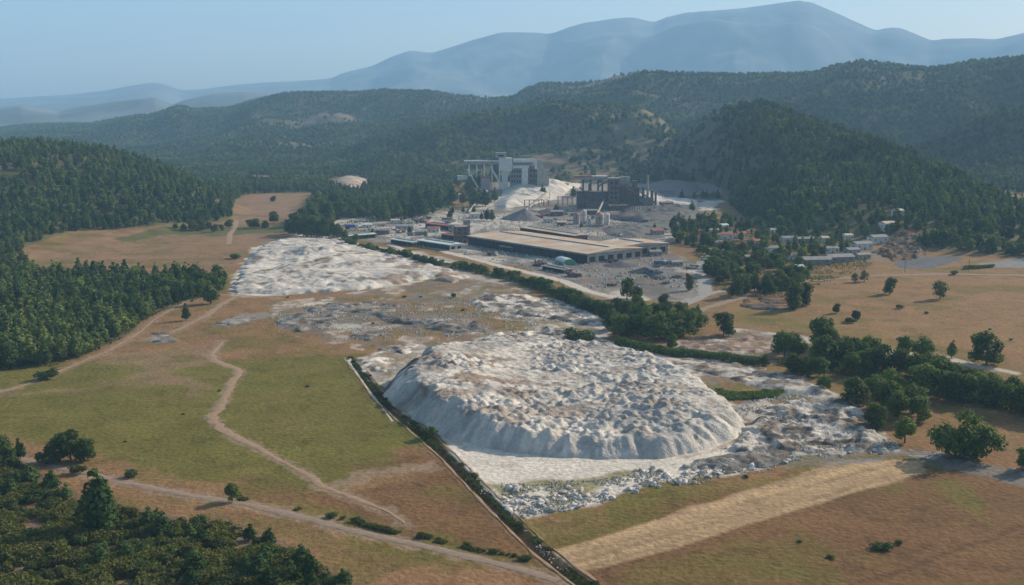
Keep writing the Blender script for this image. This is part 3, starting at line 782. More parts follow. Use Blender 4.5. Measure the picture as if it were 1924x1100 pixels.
for i, (ol, hh, lab, c1, c2, mx) in enumerate([
  ([(1392,800),(1420,770),(1470,752),(1540,752),(1600,775),(1650,805),(1690,835),(1660,852),(1600,858),(1540,862),(1480,866),(1420,862),(1370,850),(1340,858),(1370,830)], 2.6, 'low grey and white rubble mound right of the largest heap', WHITE*0.8, DGREY*1.25, 0.95),
  ([(1240,882),(1300,866),(1380,850),(1460,842),(1500,858),(1450,880),(1380,890),(1300,895)], 1.6, 'dark grey rubble bank at the front foot of the largest heap', GREY, DGREY*1.2, 0.8),
  ([(520,622),(520,605),(545,592),(600,590),(640,592),(640,606),(600,620),(560,628)], 1.8, 'grey rubble mound with steep sides on the waste ground', GREY*1.1, DGREY, 0.9),
  ([(700,588),(730,590),(790,602),(860,610),(930,612),(930,624),(860,626),(790,620),(740,610),(710,600)], 2.2, 'long curved bank of dark grey rubble on the waste ground', GREY*0.9, DGREY*0.9, 0.9),
  ([(560,580),(620,570),(720,566),(760,572),(740,586),(660,588),(600,590)], 1.4, 'low grey and pink rubble bank behind the steep-sided mound', GREY*1.2, DGREY*1.3, 0.7),
  ([(400,606),(430,596),(485,588),(500,594),(470,604),(430,613)], 0.9, 'flat grey slag spread beside the dirt path', GREY*1.0, DGREY*1.5, 0.6),
  ([(265,640),(285,625),(320,620),(345,632),(340,642),(300,646)], 1.0, 'small grey rubble patch below the wood on the left', GREY*1.1, DGREY*1.4, 0.8),
  ([(880,560),(960,552),(1050,565),(1120,590),(1140,615),(1090,612),(1040,600),(960,598),(900,585)], 2.0, 'broken white and grey spoil bank beside the canal trees', WHITE*0.9, GREY*0.8, 0.8),
  ([(890,640),(920,628),(1000,622),(1060,618),(1120,630),(1150,650),(1100,662),(1000,650),(930,652)], 2.2, 'white spoil ledge behind the largest heap', WHITE, GREY*0.9, 0.55),
  ([(652,676),(690,660),(740,650),(785,646),(745,684),(718,712),(700,712),(684,700)], 1.3, 'white crumbled spoil apron at the left foot of the largest heap', WHITE, GREY, 0.5),
  ([(640,625),(700,618),(740,628),(720,645),(670,645)], 1.0, 'small grey rubble patch between dirt path and largest heap', GREY, DGREY, 0.8),
  ([(1250,668),(1330,672),(1420,690),(1520,712),(1600,752),(1640,790),(1580,778),(1500,745),(1400,725),(1330,705),(1270,690)], 1.8, 'brown and grey spoil bank along the haul road', WHITE*0.75, DGREY*1.5, 0.8),
  ([(1260,655),(1330,640),(1400,632),(1450,640),(1440,662),(1360,670),(1290,668)], 1.5, 'reddish rubble bank behind the reed hedge', np.array((0.27,0.19,0.145)), WHITE*0.8, 0.6),
  ([(1700,842),(1780,848),(1860,868),(1940,892),(1940,906),(1850,888),(1760,868),(1700,856)], 1.0, 'grey stone bank running out of frame beside the straw strip', GREY*1.2, DGREY*1.3, 0.7),
  ([(1380,575),(1410,556),(1500,556),(1530,568),(1500,582),(1430,585)], 1.6, 'brown brushwood heap under the village trees', BROWN, DGREY, 0.7),
  ([(1640,475),(1680,452),(1720,452),(1745,470),(1730,486),(1680,492)], 4.0, 'brown dug earth mound beside the white houses', BROWN*1.1, GREY*0.8, 0.6),
 ]):
    heap('spoil_heap' if i not in (14, 15) else ('brush_heap' if i == 14 else 'earth_mound'), ol, hh, 0.8, 0.8 if i in (0, 1, 8, 9) else 1.2, 0, 5, 0.75 if i != 5 else 0.3, 4.0 if i < 2 else 5.0, lab, ['spoil heap', 'spoil heap'][0] if i < 14 else ('brushwood heap' if i == 14 else 'earth mound'), (c1, c2), mx, 700+i*31, fine=0.45, edge=9.0, lumpy=True)

# ------------------------------------------------------------------ trees
def facets(cent, nrm, size, quads=True, rng=RNG):
    n = len(cent)
    a = rng.normal(size=(n, 3)); nr = nrm+rng.normal(size=(n, 3))*0.55; nr /= np.linalg.norm(nr, axis=1)[:, None]
    u = np.cross(nr, a); u /= np.linalg.norm(u, axis=1)[:, None]; v = np.cross(nr, u)
    s = size*(0.6+0.8*rng.random((n, 1)))
    V = np.stack([cent-u*s, cent+v*s*0.6-u*s*0.1, cent+u*s, cent-v*s*0.7], 1).reshape(-1, 3)
    return V, np.arange(4*n).reshape(-1, 4)

def crown_pts(blobs, n, rng):
    w = np.array([b[3]*b[3] for b in blobs]); w = w/w.sum()
    k = rng.choice(len(blobs), n, p=w)
    B = np.array(blobs)[k]
    d = rng.normal(size=(n, 3)); d /= np.linalg.norm(d, axis=1)[:, None]
    rad = B[:, 3]*(0.72+0.33*rng.random(n))
    sc = np.stack([rad, rad, rad*B[:, 4]], 1)
    c = B[:, :3]+d*sc
    ok = np.ones(n, bool)
    for b in blobs:        # drop what is deep inside another lobe
        q = (c-np.array(b[:3]))/np.array([b[3], b[3], b[3]*b[4]])
        ok &= np.linalg.norm(q, axis=1) > 0.6
    return c[ok], d[ok]

def tree_mesh(kind, H, seed, n, size):
    rng = np.random.default_rng(seed)
    blobs = []
    if kind == 'pine':
        W = H*rng.uniform(0.24, 0.32); z0 = H*0.22
        nl = 7
        for i in range(nl):
            t = i/(nl-1); rr = W*(1-t)**0.6*(0.75 if i == 0 else 1)
            m = 1 if i > 4 else 3
            a0 = rng.random()*6.3
            for j in range(m):
                a = a0+j*6.28/m+rng.normal()*0.3; o = rr*0.5 if m > 1 else 0.1*H*rng.random()
                blobs.append((o*math.cos(a), o*math.sin(a), z0+(H*0.9-z0)*t+rng.normal()*0.02*H, max(0.08*H, rr*0.62), 0.8))
    elif kind == 'broad':
        W = H*rng.uniform(0.36, 0.46); z0 = H*0.38
        blobs.append((0, 0, H*0.55, W*0.75, 0.9))
        for j in range(9):
            a = j*0.7+rng.random(); o = W*rng.uniform(0.4, 0.62); zz = H*rng.uniform(0.2, 0.76)
            blobs.append((o*math.cos(a*1.9), o*math.sin(a*1.9), zz, W*rng.uniform(0.36, 0.5), 0.9))
        blobs.append((rng.normal()*0.5, rng.normal()*0.5, H*0.8, W*0.42, 0.9))
    elif kind == 'tall':
        W = H*0.2
        for i in range(8):
            t = i/7; blobs.append((rng.normal()*W*0.25, rng.normal()*W*0.25, H*(0.2+0.7*t), W*(0.75+0.4*math.sin(PI*min(1, t+0.15)))*(0.7 if i == 7 else 1), 1.0))
    elif kind == 'bush':
        W = H*0.75
        for j in range(6):
            a = rng.random()*6.3; o = W*rng.uniform(0.2, 0.6)
            blobs.append((o*math.cos(a), o*math.sin(a), H*rng.uniform(0.3, 0.55), W*rng.uniform(0.4, 0.55), 0.75))
    elif kind == 'lobed':
        for (bx, bz, br) in ((-.42, .40, .25), (-.22, .25, .24), (.12, .2, .25), (.0, .45, .25), (.05, .78, .20), (.3, .5, .24), (.46, .36, .2), (.2, .3, .24), (-.3, .55, .16), (-.05, .28, .24)):
            for dy in (-.18, .12):
                blobs.append((bx*H*1.15, dy*H+rng.normal()*0.3, bz*H, br*H*0.9, 0.9))
    c, d = crown_pts(blobs, n, rng)
    c[:, 2] = np.maximum(c[:, 2], 0.05*H)
    d[:, 2] += 0.25
    V, Q = facets(c, d, size, rng=rng)
    # dark inner lobes keep the crown from being see-through
    tb = MB(); tr = 0.028*H
    if kind == 'bush':
        for j in range(3): tb.tube((0, 0, -0.3), (rng.normal()*0.2*H, rng.normal()*0.2*H, 0.5*H), 0.03*H, 0.015*H, 5, False)
    else:
        tb.tube((0, 0, -0.8), (0.02*H, 0, 0.45*H), tr, tr*0.65, 7, False); tb.tube((0.02*H, 0, 0.45*H), (0, 0.01*H, 0.85*H), tr*0.65, tr*0.2, 6, False)
        for j in range(5):
            b = blobs[int(rng.integers(len(blobs)))]
            tb.tube((0.01*H, 0, H*(0.25+0.08*j)), (b[0]*0.9, b[1]*0.9, b[2]), tr*0.4, tr*0.15, 5, False)
    # inner cores
    cv, cf = [], []
    for b in blobs:
        k0 = len(cv); r = b[3]*0.66
        oc = [(1,0,0),(-1,0,0),(0,1,0),(0,-1,0),(0,0,1),(0,0,-1)]
        for q in oc: cv.append((b[0]+q[0]*r, b[1]+q[1]*r, b[2]+q[2]*r*b[4]))
        for t in ((0,2,4),(2,1,4),(1,3,4),(3,0,4),(2,0,5),(1,2,5),(3,1,5),(0,3,5)): cf.append(tuple(k0+i for i in t))
    return V, Q, np.array(cv), np.array(cf), np.array(tb.v), tb.f

def quads_only(fs): return np.array([f for f in fs if len(f) == 4], int)

def make_tree_data(kind, H, seed, n, size, leaf):
    V, Q, cv, cf, tv, tf = tree_mesh(kind, H, seed, n, size)
    cr = mesh_np('crown', np.concatenate([V, cv]), [Q, cf+len(V)], M[leaf], False, link=False).data
    tk = mesh_np('trunk', tv, [quads_only(tf)], M['bark'], True, link=False).data
    return cr, tk

def joined_tree(name, kind, H, seed, n, size, leaf):
    V, Q, cv, cf, tv, tf = tree_mesh(kind, H, seed, n, size)
    a, b = len(V), len(V)+len(cv)
    tq = quads_only(tf)+b
    mi = np.concatenate([np.zeros(len(Q)+len(tq)), np.zeros(len(cf))]); mi[len(Q):len(Q)+len(tq)] = 1
    return mesh_np(name, np.concatenate([V, cv, tv]), [Q, tq, cf+a], [M[leaf], M['bark']], False, mi=mi, link=False)

LIB = {}
def lib(kind, leaf, n, size, H=10.0, count=5, base=0):
    key = (kind, leaf)
    LIB[key] = [make_tree_data(kind, H, base+i*13+1, n, size, leaf) for i in range(count)]
lib('pine', 'needles', 950, 0.42, count=7, base=100)
lib('broad', 'leaves', 1300, 0.40, count=6, base=200)
lib('broad', 'dark_leaves', 1300, 0.40, count=4, base=250)
lib('broad', 'pale_leaves', 600, 0.38, count=2, base=300)
lib('tall', 'dark_leaves', 900, 0.40, count=3, base=350)
lib('bush', 'scrub', 500, 0.75, count=6, base=400)
lib('bush', 'dark_leaves', 500, 0.75, count=4, base=450)
lib('lobed', 'leaves', 2600, 0.36, count=1, base=500)

NAMES = {'pine': 'pine_tree', 'broad': 'broadleaf_tree', 'tall': 'poplar_tree', 'bush': 'bush', 'lobed': 'broadleaf_tree'}
CATS = {'pine': 'pine tree', 'broad': 'tree', 'tall': 'tree', 'bush': 'bush', 'lobed': 'tree'}
def put_tree(kind, leaf, x, y, h, label, group=None, wide=1.0, k=None, z=None):
    L = LIB[(kind, leaf)]
    cr, tk = L[R_.randrange(len(L)) if k is None else k]
    z = TZ(x, y) if z is None else z
    root = bpy.data.objects.new(NAMES[kind], None); COL.objects.link(root)
    root.location = (x, y, z-0.1); root.rotation_euler = (0, 0, R_.uniform(0, 6.28) if kind != 'lobed' else 0)
    s = h/10.0; root.scale = (s*wide, s*wide, s)
    tag(root, label, CATS[kind], group)
    a = bpy.data.objects.new('crown', cr); COL.objects.link(a); a.parent = root
    b = bpy.data.objects.new('trunk' if kind != 'bush' else 'stem', tk); COL.objects.link(b); b.parent = root
    return root

def px_tree(kind, leaf, px, py, hpx, label, group=None, wide=1.0, k=None):
    p = G(px, py); dist = math.hypot(p[0], p[1])
    h = hpx*math.hypot(dist, CAMH)/F*1.02
    return put_tree(kind, leaf, p[0], p[1], h, label, group, wide, k, p[2])

# ---- single trees that can be told apart
for kind, leaf, px, py, hp, wd, lab in [
 ('broad','dark_leaves',1853,684,62,1.25,'large round dark tree standing alone at the edge of the brown field'),
 ('lobed','leaves',1812,860,88,1.0,'wide tree of several separate lobes standing alone on bare brown ground'),
 ('broad','dark_leaves',1672,553,32,0.95,'small dark round tree alone in the middle of the brown field'),
 ('broad','pale_leaves',1766,563,36,1.1,'pale thin tree alone in the brown field'),
 ('tall','dark_leaves',1492,582,55,1.15,'tall dark poplar like tree casting a long shadow on the field below the village'),
 ('tall','dark_leaves',1514,576,46,1.0,'shorter slender tree close beside the tall dark one'),
 ('broad','dark_leaves',1571,589,19,1.0,'small dark tree between the tall tree and the leaning bushy one'),
 ('broad','dark_leaves',1609,602,20,1.2,'small low tree in the field with a bush at its shaded side'),
 ('bush','dark_leaves',1597,607,12,1.4,'low bush in the shade of a small field tree'),
 ('broad','pale_leaves',1605,530,19,1.0,'pale small tree beside the gravel road, the smaller of two'),
 ('broad','pale_leaves',1624,529,23,1.1,'pale small tree beside the gravel road, the larger of two'),
 ('bush','dark_leaves',1690,581,9,1.3,'tiny dark bush below the small round field tree'),
 ('bush','dark_leaves',1792,516,9,1.5,'dark bush on the far road edge near the dark slag sheet'),
 ('pine','needles',1788,672,34,0.95,'small conical tree just behind the canal thicket'),
 ('broad','leaves',1545,652,60,1.1,'tallest bright green round tree at the head of the canal thicket'),
 ('broad','leaves',1548,733,30,1.1,'small round tree on the sandy patch by the haul road'),
 ('broad','dark_leaves',1647,805,50,1.15,'round tree nearest the rubble mound'),
 ('broad','leaves',1700,832,52,1.1,'leaning bushy tree on brown ground between rubble mound and lobed tree'),
 ('broad','dark_leaves',1438,688,22,1.1,'small tree at the far end of the reed hedge'),
 ('broad','dark_leaves',1360,630,46,1.15,'bushy pyramid shaped tree beside the pale track end'),
 ('broad','pale_leaves',1326,612,22,0.9,'pale sapling beside the canal thicket'),
 ('pine','needles',1310,596,26,0.8,'small dark conical tree beside the works track'),
 ('tall','dark_leaves',1295,546,32,1.1,'tree with forked crown standing on the works yard'),
 ('broad','dark_leaves',1246,572,22,1.2,'low round tree between works yard and canal trees'),
 ('broad','dark_leaves',1178,560,42,0.9,'taller of two dark trees at the corner of the works yard'),
 ('broad','dark_leaves',1198,566,32,0.9,'shorter of two dark trees at the corner of the works yard'),
 ('bush','dark_leaves',1086,642,34,1.2,'broad low bush at the back edge of the largest spoil heap'),
 ('bush','dark_leaves',1029,623,13,1.1,'small dark bush on the yellow grass behind the largest heap'),
 ('broad','leaves',1262,660,34,0.9,'small bright green tree rising from the reed hedge'),
 ('pine','needles',350,602,32,0.9,'small dark pine alone beside the dirt path'),
 ('pine','needles',396,572,46,1.25,'dense dark pine at the tip of the left wood'),
 ('bush','dark_leaves',88,712,24,1.2,'dark bush alone at the lower edge of the left wood'),
 ('broad','leaves',436,942,38,0.95,'small tree beside the gravel road casting its shadow on it'),
 ('broad','dark_leaves',133,866,60,1.1,'largest tree of the dark clump by the gravel road'),
 ('broad','dark_leaves',104,866,46,1.1,'left hand tree of the dark clump by the gravel road'),
 ('broad','dark_leaves',160,866,44,1.1,'right hand tree of the dark clump by the gravel road'),
 ('bush','dark_leaves',85,872,26,1.4,'low bush at the foot of the dark clump by the gravel road'),
 ('pine','needles',38,862,38,1.0,'small pine left of the dark clump by the gravel road'),
 ('broad','dark_leaves',6,880,60,1.1,'dark tree cut by the left edge of the picture above the road'),
 ('bush','dark_leaves',248,896,18,1.2,'small dark bush on the meadow side of the gravel road'),
 ('bush','scrub',150,890,20,1.3,'olive scrub bush between dark clump and gravel road'),
 ('pine','needles',188,1000,118,1.0,'tallest pine rising from the foreground scrub'),
 ('bush','dark_leaves',808,825,28,1.0,'dark bush beside the straight ditch at the heap foot'),
 ('bush','dark_leaves',851,560,10,1.0,'small bush on the dry ground in front of the back heap'),
 ('bush','dark_leaves',1657,1030,16,1.8,'low dark bush alone on the brown ploughed field'),
 ('bush','dark_leaves',1690,1022,9,1.5,'smaller bush next to the lone bush on the ploughed field'),
 ('bush','dark_leaves',1502,1019,6,1.5,'tiny tuft of bush on the ploughed field'),
 ('bush','scrub',1560,1050,8,1.8,'olive tuft below the tiny bush on the ploughed field'),
 ('bush','dark_leaves',1402,898,7,1.2,'tiny bush on the grass above the straw strip'),
 ('broad','dark_leaves',403,437,16,1.3,'small bush like tree on the far left field'),
 ('broad','dark_leaves',515,420,24,1.2,'dark tree at the edge of the far pink field'),
 ('broad','dark_leaves',513,380,12,1.2,'tiny tree in the middle of the far pink field'),
 ('bush','dark_leaves',443,486,13,1.5,'dark bush beside the left slope of the back heap'),
]:
    px_tree(kind, leaf, px, py, hp, lab, wide=wd)

# ---- the canal thicket and other rows
THICK = [(1473,672,50),(1500,672,42),(1488,660,40),(1552,692,66),(1535,690,46),(1575,690,50),(1492,704,42),(1517,708,42),(1540,706,38),(1610,682,48),(1636,676,48),(1655,704,60),
 (1630,700,50),(1700,668,40),(1734,676,46),(1690,702,52),(1718,708,48),(1745,712,52),(1768,722,52),(1735,745,60),(1765,750,60),(1795,752,56),(1830,756,56),(1865,764,56),(1900,772,54),(1930,780,54),(1960,790,54),
 (1790,728,50),(1825,735,48),(1860,742,46),(1900,752,46),(1607,758,56),(1640,748,46),(1662,768,58),(1688,790,64),(1715,776,60),(1725,792,50),(1670,740,50),(1600,705,46),(1585,678,46),
 (1930,885,44),(1950,880,50),(1560,660,50)]
for px, py, hp in THICK:
    px_tree('broad', 'dark_leaves' if R_.random() < 0.55 else 'leaves', px, py, hp*R_.uniform(0.9, 1.05), 'dark leafy tree in the dense thicket along the canal right of the heap', 'thicket trees right of the largest heap', R_.uniform(1.05, 1.3))
for px, py, hp in [(1165,634,48),(1150,622,44),(1185,632,44),(1140,604,40),(1157,596,40),(1180,604,46),(1205,612,50),(1212,634,54),(1238,640,56),(1262,636,56),(1285,632,54),(1300,622,46),(1228,606,40),(1250,610,46),(1278,606,40),(1125,590,30),(1195,590,40),(1310,618,32)]:
    px_tree('broad', 'dark_leaves' if R_.random() < 0.5 else 'leaves', px, py, hp, 'dark leafy tree in the thicket directly behind the largest heap', 'thicket trees behind the largest heap', R_.uniform(1.1, 1.35))
pl = [(655,462),(700,474),(745,484),(790,492),(830,500),(870,504),(905,512),(950,524),(1000,538),(1040,552),(1080,570),(1120,588)]
for i in range(86):
    t = i/85*(len(pl)-1); a = min(int(t), len(pl)-2); f = t-a
    px = pl[a][0]*(1-f)+pl[a+1][0]*f+R_.uniform(-7, 7); py = pl[a][1]*(1-f)+pl[a+1][1]*f+R_.uniform(-3.5, 3)
    if 835 < px < 852 or 918 < px < 932: continue
    hp = R_.uniform(11, 17)*(1 + 0.75*sstep(880, 1120, px))
    px_tree('broad', R_.choice(['dark_leaves', 'leaves', 'leaves']), px, py, hp, 'low dark green tree in the row along the canal beside the works', 'row of trees along the canal', R_.uniform(1.2, 1.7))
for px, py, hp in [(545,440,26),(560,442,40),(575,444,42),(590,446,44),(606,446,40),(620,442,34),(634,446,28),(570,425,36),(585,418,40),(600,410,40),(615,412,36),(640,410,34),(655,398,28),(628,396,38),(600,394,32),(660,412,22),(556,428,30),(542,430,18),(648,452,20),(668,455,16)]:
    px_tree('pine' if R_.random() < 0.6 else 'broad', 'needles', px, py, hp, 'x') if False else px_tree('broad', 'dark_leaves', px, py, hp, 'dark tree in the clump just behind the back heap', 'clump of trees behind the back heap', R_.uniform(0.9, 1.2))
for px, py, hp in [(330,436,10),(345,437,14),(362,436,22),(378,434,24),(392,432,16),(470,428,16),(480,430,20),(498,430,16),(540,436,14),(430,428,16),(416,434,12)]:
    px_tree('broad', 'dark_leaves', px, py, hp, 'dark small tree along the green strip between the two far left fields', 'small trees on the far left green strip', R_.uniform(1.1, 1.5))
# trees about the works and the kiln ruins
for px, py, hp in [(1092,428,12),(1045,398,16),(1170,402,14),(1245,398,16),(1280,380,18),(1300,398,20),(1230,432,14),(1078,372,16),(1110,372,14),(1020,372,18),(1048,352,20),(700,442,14),(770,440,16),(800,446,14),(845,412,20),(712,412,36),(722,415,40),(735,414,34),(748,412,38),(760,410,44),(775,412,40),(788,408,46),(800,404,30),(812,402,26),(705,395,24),(730,392,30),(755,390,30),(780,388,34),(804,386,30),(826,384,28),(850,382,26),(870,384,24),(892,388,28),(912,388,26),(930,380,22),(880,368,26),(900,366,28),(925,362,22),(945,352,22),(860,362,22),(912,350,24),(932,340,24),(915,415,24),(925,416,22),(905,414,16),(870,400,14),(850,402,14),(890,400,14)]:
    px_tree('pine', 'needles', px, py, hp*(1.3 if py < 392 else 1), 'dark pine standing among the pale yards behind the works', 'pines around the works and kiln ruins', R_.uniform(0.9, 1.3))
VILL = GP([(1262,420),(1340,412),(1420,420),(1500,430),(1600,450),(1600,470),(1530,500),(1505,545),(1420,560),(1378,560),(1345,530),(1330,490),(1300,470),(1262,455)])
def scatter(poly, sp, n=None, seed=1):
    rg = np.random.default_rng(seed); g = np.array(poly)
    xs = np.arange(g[:, 0].min(), g[:, 0].max(), sp); ys = np.arange(g[:, 1].min(), g[:, 1].max(), sp)
    X, Y = np.meshgrid(xs, ys); X = X.ravel()+rg.uniform(-.48, .48, X.size)*sp; Y = Y.ravel()+rg.uniform(-.48, .48, Y.size)*sp
    m = inside(X, Y, poly)
    return X[m], Y[m]
HOUSES = []          # filled below, kept clear of trees
def to_px(x, y, z=0.0):
    dz = z-CAMH; depth = y*cp - dz*sp
    return W0/2+F*x/depth, H0/2-F*(y*sp+dz*cp)/depth
HOUSE_PX = [(1480,452,16),(1510,452,18),(1405,443,16),(1372,446,20),(1550,452,14),(1595,450,14),(1622,463,26),(1652,455,24),(1668,447,22),(1683,436,16),(1530,492,24),(1572,486,22),(1490,480,16),(1408,488,14),(1500,505,12),(1440,507,12)]
x, y = scatter(VILL, 11.5, seed=5)
o_ = np.argsort(np.hypot(x, y)); x, y = x[o_], y[o_]; NV = 0; VREST = []
for a, b in zip(x, y):
    q = to_px(a, b)
    if any(abs(q[0]-h[0]) < h[2]*0.8 and -2 < q[1]-h[1] < 17 for h in HOUSE_PX) or R_.random() < 0.12: continue
    k = R_.random(); NV += 1
    if NV > 95: VREST.append((a, b)); continue
    put_tree('broad', R_.choice(['leaves', 'dark_leaves', 'dark_leaves']), a, b, R_.uniform(6, 12), 'dark leafy tree growing among the village houses', 'trees in the village', R_.uniform(0.95, 1.3))
for px, py, hp in [(1385,558,44),(1400,552,36),(1418,548,34),(1440,552,38),(1465,545,40),(1480,540,44),(1330,520,34),(1352,528,22),(1270,448,26),(1285,440,30),(1300,436,26),(1328,462,26),(1497,535,40)]:
    px_tree('broad', 'dark_leaves', px, py, hp, 'dark tree at the front edge of the village', 'trees at the front edge of the village', R_.uniform(0.8, 1.15))

# ---- left wood: the trees that show largest stand singly
WL = GP([(-60,530),(0,505),(60,510),(70,520),(250,518),(350,520),(420,524),(424,545),(370,563),(330,575),(262,605),(238,632),(150,672),(100,684),(0,694),(-60,700)])
x, y = scatter(WL, 7.4, seed=8)
rr = np.hypot(x, y)
edge = segdist(x, y, WL, True)[0]
order = np.argsort(rr-(edge < 14)*60)
ind = order[:160]
WREST = (x[order[160:]], y[order[160:]])
for i in ind:
    put_tree('pine', 'needles', x[i], y[i], R_.uniform(9.5, 15), 'tall pine in the dense dark wood at the left of the meadow', 'pines of the left wood', R_.uniform(0.95, 1.35))

# ---- foreground wood
FGV = GP([(-40,872),(30,880),(70,900),(140,940),(215,962),(330,985),(430,985),(500,1015),(560,1042),(620,1080),(680,1125),(560,1190),(-80,1190)])
x, y = scatter(FGV, 4.3, seed=12)
for a, b in zip(x, y):
    n = float(fbm(a, b, 22, 2, 800)); q = to_px(a, b)
    edge_ = float(segdist(np.array([a]), np.array([b]), FGV, True)[0][0])
    if q[0] < -40 or q[1] > 1180: continue
    dense = q[0] > 250+ (1100-q[1])*0.3 or q[1] < 960
    if not dense and n < 0.5 and R_.random() < 0.8: continue
    if R_.random() < (0.17 if dense else 0.08):
        put_tree('pine', 'needles', a, b, R_.uniform(5, 8), 'young pine in the scrubby foreground wood', 'pines of the foreground wood', R_.uniform(1.2, 1.6))
    elif R_.random() < 0.80:
        put_tree('bush', R_.choice(['scrub', 'scrub', 'dark_leaves']), a, b, R_.uniform(1.8, 4.4), 'green bush in the scrubby foreground wood', 'bushes of the foreground wood', R_.uniform(1.0, 1.35))
# ---- hedge bushes along the gravel road and the ditch
for i in range(30):
    t = R_.random(); px = 450+560*t**0.8; py = np.interp(px, [450,540,640,740,830,920,1010], [934,952,975,998,1016,1036,1058])+R_.uniform(-2, 2)
    if R_.random() > 0.25+0.75*float(vnoise(np.array([px/45.]), np.array([0.5]), 3)[0]): continue
    px_tree('bush', 'dark_leaves' if R_.random() < 0.6 else 'scrub', px, py, R_.uniform(5, 12), 'low bush in the broken hedge along the gravel road', 'hedge bushes along the gravel road', R_.uniform(1.2, 1.9))
dd = np.array(DITCH); sg = np.concatenate([[0], np.cumsum(np.hypot(*np.diff(dd, axis=0).T))])
for i in range(42):
    t = R_.uniform(0, sg[-1])
    if R_.random() > 0.3+0.7*float(vnoise(np.array([t/14.]), np.array([2.5]), 4)[0]): continue
    a = np.interp(t, sg, dd[:, 0])+R_.uniform(0.3, 2.3); b = np.interp(t, sg, dd[:, 1])+R_.uniform(0, 1)
    put_tree('bush', R_.choice(['dark_leaves', 'scrub', 'scrub']), a, b, R_.uniform(0.7, 1.9), 'small bush growing in the straight ditch', 'bushes in the straight ditch', R_.uniform(1.1, 1.8))
for i, (px, py) in enumerate([(577,727),(344,778),(235,830),(412,735),(1420,640),(1900,640),(1740,590),(1860,620),(760,560),(700,610),(985,700),(905,705),(1040,690),(700,540),(870,585),(790,560),(540,560),(1350,735),(1400,742),(1440,738),(1380,748),(1420,750)]):
    px_tree('bush', R_.choice(['dark_leaves', 'scrub']), px, py, R_.uniform(3, 5) if i < 17 else 9, 'scattered low bush on open ground', 'scattered low bushes on open ground', 1.5)

# ---- reed hedge behind the largest heap
def mass(name, pl, wid, h, m, label, cat, n, seed, gaps=False):
    rg = np.random.default_rng(seed); pts = np.array([P(a, b)[:2] for a, b in pl])
    s = np.concatenate([[0], np.cumsum(np.hypot(*np.diff(pts, axis=0).T))])
    t = rg.uniform(0, s[-1], n); x = np.interp(t, s, pts[:, 0]); y = np.interp(t, s, pts[:, 1])
    o = rg.uniform(-1, 1, n); hh = h*(0.75+0.5*fbm(t, t*0, 9, 2, seed))*np.sqrt(1-o*o*0.8)
    if gaps:
        g_ = np.clip((fbm(t, t*0+9, 11, 3, seed+7)-0.44)*6, 0, 1); kp = g_ > 0.08; t, o, hh, x, y = t[kp], o[kp], (hh*g_)[kp], x[kp], y[kp]; n = len(t)
    x = x+o*wid*0.3; y = y+o*wid/2; z, _ = terrain(x, y)
    c = np.stack([x, y, z+hh*rg.random(n)**0.5], 1)
    V, Q = facets(c, rg.normal(size=(n, 3))*0.5+np.array([0, -.3, .5]), 0.45, rng=rg)
    o = mesh_np(name, V, [Q], m)
    return tag(o, label, cat, kind='stuff')
mass('reeds', [(1160,646),(1190,654),(1230,662),(1262,668),(1320,672),(1400,682),(1432,686)], 7, 3.4, M['reed'], 'bright green reed hedge along the canal behind the largest heap', 'reeds', 9000, 41)
mass('reeds', [(1345,742),(1380,745),(1420,744),(1470,740)], 12, 1.2, M['reed'], 'green weeds in the hollow right of the largest heap', 'weeds', 3500, 43)
mass('hedge', [(1810,506),(1840,505),(1868,503)], 8, 2.5, M['dark_leaves'], 'dark hedge strip on the far right road', 'hedge', 1500, 44)
mass('undergrowth', [(680,464),(760,482),(830,498),(900,512),(960,526),(1040,552),(1100,576),(1150,600)], 10, 2.2, M['dark_leaves'], 'low green growth under the row of canal trees', 'undergrowth', 12000, 45)
mass('undergrowth', [(1160,625),(1230,630),(1300,620)], 14, 2.5, M['dark_leaves'], 'low growth under the thicket behind the largest heap', 'undergrowth', 5000, 46)
mass('undergrowth', [(1470,680),(1560,692),(1660,710),(1760,735),(1860,755),(1960,775)], 16, 2.5, M['dark_leaves'], 'low growth under the canal thicket right of the heap', 'undergrowth', 12000, 47)

